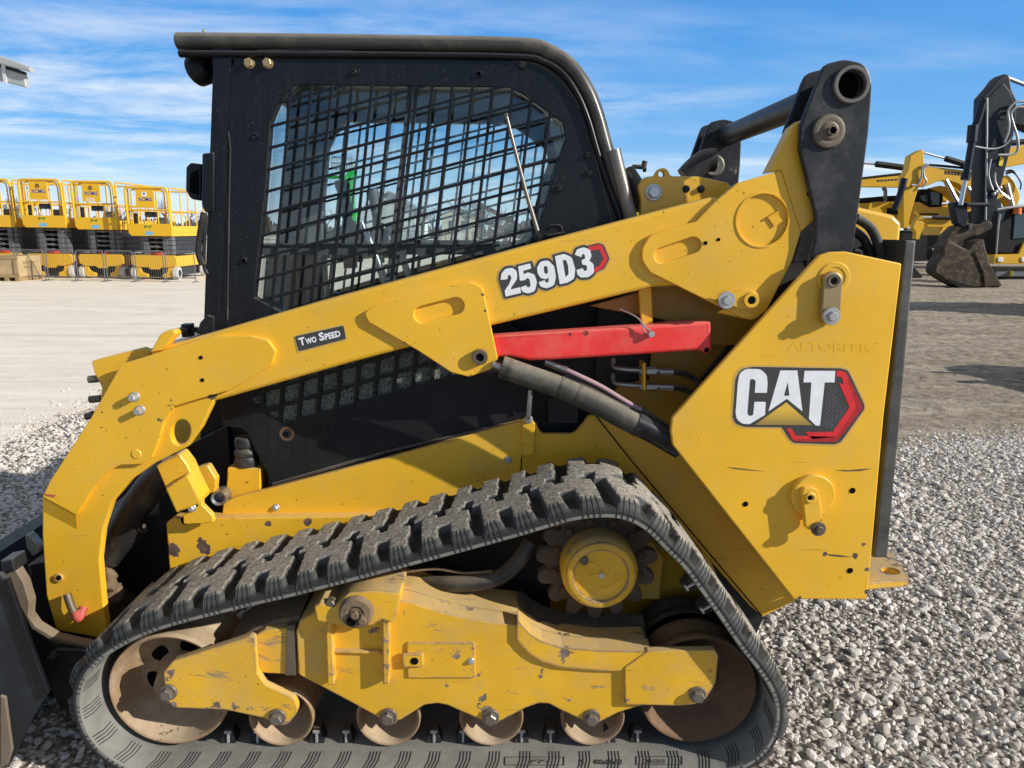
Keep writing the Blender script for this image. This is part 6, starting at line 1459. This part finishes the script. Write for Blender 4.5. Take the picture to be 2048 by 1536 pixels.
def sheet(name, pts, z, mat, th=.0, jag=0., step=.12):
    P = [Vector(p) for p in pts]; o = []
    R = random.Random(hash(name) % 1000 if False else len(name))
    for i in range(len(P)):
        a, b = P[i], P[(i + 1) % len(P)]; L_ = (b - a).length; n = max(1, int(L_ / step)) if L_ < 12 and jag else 1
        for j in range(n):
            q = a.lerp(b, j / n)
            if jag and j: q += Vector((R.uniform(-jag, jag), R.uniform(-jag, jag)))
            o.append((q.x, q.y))
    mb = MB(); idx = tessellate_polygon([[Vector((x, y, 0)) for x, y in o]])
    F = []
    for t_ in idx:
        a, b, c = (o[i] for i in t_); ar = (b[0] - a[0]) * (c[1] - a[1]) - (c[0] - a[0]) * (b[1] - a[1])
        F.append(list(t_) if ar > 0 else list(t_)[::-1])
    mb.add([(x, y, z) for x, y in o], F); return structure(mb.build(name, mat, recalc=False))
edge = [tuple(G(u, v_)[:2]) for u, v_ in ((0, 897), (60, 872), (112, 846), (150, 828), (190, 812))]
sheet('concrete_apron', [(-200, 60), (-60, 2.2), (-12, 1.6), (-5, 2.7)] + edge + [(-3.0, 5.4), (-1.5, 6.4), (1.6, 7.0), (3.2, 10), (6.5, 18), (10.5, 40), (15, 82), (10, 140), (-200, 140)], .004, 'concrete', jag=.05)
# gravel bed under the stones
k = NT('gravel_bed'); v = k.co(world=True)
vo = k.n('ShaderNodeTexVoronoi'); vo.inputs['Scale'].default_value = 42; k.l(v, vo.inputs['Vector'])
col = k.mix(k.ramp(vo.outputs['Distance'], .1, .7), (.48, .43, .37), (.14, .12, .10)); col = k.mix(k.ramp(k.noise(v, 3, 4), .4, .65, 0, .5), col, (.25, .20, .15))
k.bsdf(col, .95, 0, k.bump(vo.outputs['Distance'], 1., .015)); M['gravel_bed'] = k.m
gedge = [(-8, 2.0), (-5, 2.55)] + [(x + .02, y - .04) for x, y in edge[:-1]] + [(-3.15, 4.2), (-2.4, 4.6), (0, 4.8), (1.8, 4.3)] + [tuple(G(u, v_)[:2]) for u, v_ in ((1800, 890), (1860, 886), (1930, 880), (1990, 878), (2048, 872))] + [(6, 3.9), (9, 3.6)]
sheet('gravel_bed', gedge + [(9, -4), (-8, -4)], .008, 'gravel_bed', jag=.05)

# crushed stone: every stone is a small faceted lump
k = NT('crushed_stone'); g = k.n('ShaderNodeNewGeometry'); rnd = g.outputs['Random Per Island']
cr_ = k.n('ShaderNodeValToRGB'); k.l(rnd, cr_.inputs[0]); e = cr_.color_ramp.elements
e[0].position = 0; e[0].color = (.42, .37, .33, 1); e[1].position = 1; e[1].color = (.97, .93, .86, 1)
for p, c in ((.08, (.58, .51, .44, 1)), (.2, (.68, .62, .565, 1)), (.35, (.82, .76, .705, 1)), (.5, (.80, .745, .68, 1)), (.6, (.90, .85, .80, 1)), (.72, (.78, .69, .60, 1)), (.8, (.86, .80, .73, 1)), (.9, (.72, .68, .64, 1))):
    q = cr_.color_ramp.elements.new(p); q.color = c
v = k.co(world=True); n_ = k.noise(v, 95, 5, .7)
hv = k.n('ShaderNodeHueSaturation'); hv.inputs['Value'].default_value = .88; hv.inputs['Saturation'].default_value = 1.1; k.l(cr_.outputs[0], hv.inputs['Color'])
col = k.mix(k.ramp(n_, .38, .72, 0, .5), hv.outputs[0], (.34, .29, .235))
k.bsdf(col, .85, 0, k.bump(n_, .35, .003), .25); M['stone'] = k.m
def hull_stone(rg):
    """a rounded, slightly flattened pebble with a few broken faces"""
    bm = bmesh.new(); bmesh.ops.create_icosphere(bm, subdivisions=2, radius=1)
    sc_ = np.array([1, rg.uniform(.55, .85), rg.uniform(.42, .68)]); cuts = [(rg.normal(size=3), rg.uniform(.52, .80)) for _ in range(9)]
    ph = rg.uniform(0, 6, 6)
    for v_ in bm.verts:
        p = np.array(v_.co[:])
        for n_c, d_c in cuts:
            n_c = n_c / np.linalg.norm(n_c); e_ = p @ n_c - d_c
            if e_ > 0: p = p - n_c * e_ * .97
        p = p * (1 + .04 * np.sin(3 * p[[1, 2, 0]] + ph[:3])); v_.co = Vector((p * sc_).tolist())
    V = np.array([x.co[:] for x in bm.verts]); F = np.array([[x.index for x in f.verts] for f in bm.faces]); bm.free(); return V, F
rg = np.random.default_rng(11); shapes = [hull_stone(rg) for _ in range(16)]
def stones(name, xy, rad, z0):
    n = len(xy); rg = np.random.default_rng(5); VV = []; FF = []; off = 0; kind = rg.integers(0, 16, n)
    for s_ in range(16):
        m = np.where(kind == s_)[0]; V, F = shapes[s_]; c = len(m)
        if not c: continue
        ax = rg.uniform(0, 2 * pi, c); tl = rg.normal(0, .30, c); tb = rg.uniform(0, 2 * pi, c)
        ca, sa = np.cos(ax), np.sin(ax); Rz_ = np.zeros((c, 3, 3)); Rz_[:, 0, 0] = ca; Rz_[:, 0, 1] = -sa; Rz_[:, 1, 0] = sa; Rz_[:, 1, 1] = ca; Rz_[:, 2, 2] = 1
        ct_, st_ = np.cos(tl), np.sin(tl); Rx_ = np.zeros((c, 3, 3)); Rx_[:, 0, 0] = 1; Rx_[:, 1, 1] = ct_; Rx_[:, 1, 2] = -st_; Rx_[:, 2, 1] = st_; Rx_[:, 2, 2] = ct_
        cb_, sb_ = np.cos(tb), np.sin(tb); Rb = np.zeros((c, 3, 3)); Rb[:, 0, 0] = cb_; Rb[:, 0, 1] = -sb_; Rb[:, 1, 0] = sb_; Rb[:, 1, 1] = cb_; Rb[:, 2, 2] = 1
        Rm = Rb @ Rx_ @ Rz_; P = np.einsum('nij,vj->nvi', Rm, V) * rad[m][:, None, None]
        P[:, :, 0] += xy[m, 0][:, None]; P[:, :, 1] += xy[m, 1][:, None]; P[:, :, 2] += (z0 + rad[m] * rg.uniform(.0, .40, c))[:, None]
        f = F[None] + (np.arange(c) * len(V))[:, None, None] + off
        VV.append(P.reshape(-1, 3)); FF.append(f.reshape(-1, 3)); off += c * len(V)
    V = np.concatenate(VV).astype(np.float32); F = np.concatenate(FF).astype(np.int32)
    me = bpy.data.meshes.new(name); me.vertices.add(len(V)); me.vertices.foreach_set('co', V.ravel()); me.loops.add(F.size); me.loops.foreach_set('vertex_index', F.ravel())
    me.polygons.add(len(F)); me.polygons.foreach_set('loop_start', np.arange(0, F.size, 3, dtype=np.int32)); me.polygons.foreach_set('loop_total', np.full(len(F), 3, np.int32))
    me.update(calc_edges=True); me.polygons.foreach_set('use_smooth', np.zeros(len(F), bool)); me.materials.append(M['stone'])
    o = bpy.data.objects.new(name, me); COL.objects.link(o); o['kind'] = 'stuff'; return o
def inside(pts, poly):
    x, y = pts[:, 0], pts[:, 1]; r = np.zeros(len(pts), bool); n = len(poly)
    for i in range(n):
        x0, y0 = poly[i]; x1, y1 = poly[(i + 1) % n]
        c = ((y0 > y) != (y1 > y)) & (x < (x1 - x0) * (y - y0) / (y1 - y0 + 1e-12) + x0); r ^= c
    return r
gp = gedge + [(9, -4), (-8, -4)]
N = 210000
xy = np.stack([rg.uniform(-4.7, 6.2, N), rg.uniform(-2.0, 5.0, N)], -1)
jit = xy + rg.normal(0, .10, xy.shape)
keep = inside(jit, gp) & ~((xy[:, 0] > -.85) & (xy[:, 0] < .72) & (xy[:, 1] > .03) & (xy[:, 1] < 4.2))
xy = xy[keep]; rad = np.clip(rg.lognormal(np.log(.0110), .44, len(xy)), .006, .034)
stones('crushed_stone_gravel', xy, rad, .006)
# loose stones strayed onto the dirt and the apron's edge
N2 = 22000; xy2 = np.stack([rg.uniform(2.2, 8.5, N2), 3.3 + np.abs(rg.normal(0, 1.1, N2))], -1); xy3 = np.stack([-3.2 + rg.normal(0, .45, 1100), rg.uniform(3.0, 5.4, 1100)], -1)
xs_ = np.concatenate([xy2, xy3]); stones('stray_stone', xs_, np.clip(rg.lognormal(np.log(.0095), .4, len(xs_)), .004, .026), .003)
# a worn earth shoulder between apron and gravel
M['shoulder'] = grime('earth_shoulder', (.56, .47, .35), .95, dust=.6, bump=.8, var=.3, dustcol=(.55, .48, .38))
sheet('earth_shoulder', [edge[1], edge[2], edge[3], edge[4], (-3.0, 5.4), (-2.2, 5.6), (-1.6, 4.9), (-2.4, 4.5), (-3.05, 4.1), (-3.2, 3.7)], .006, 'shoulder', jag=.06)
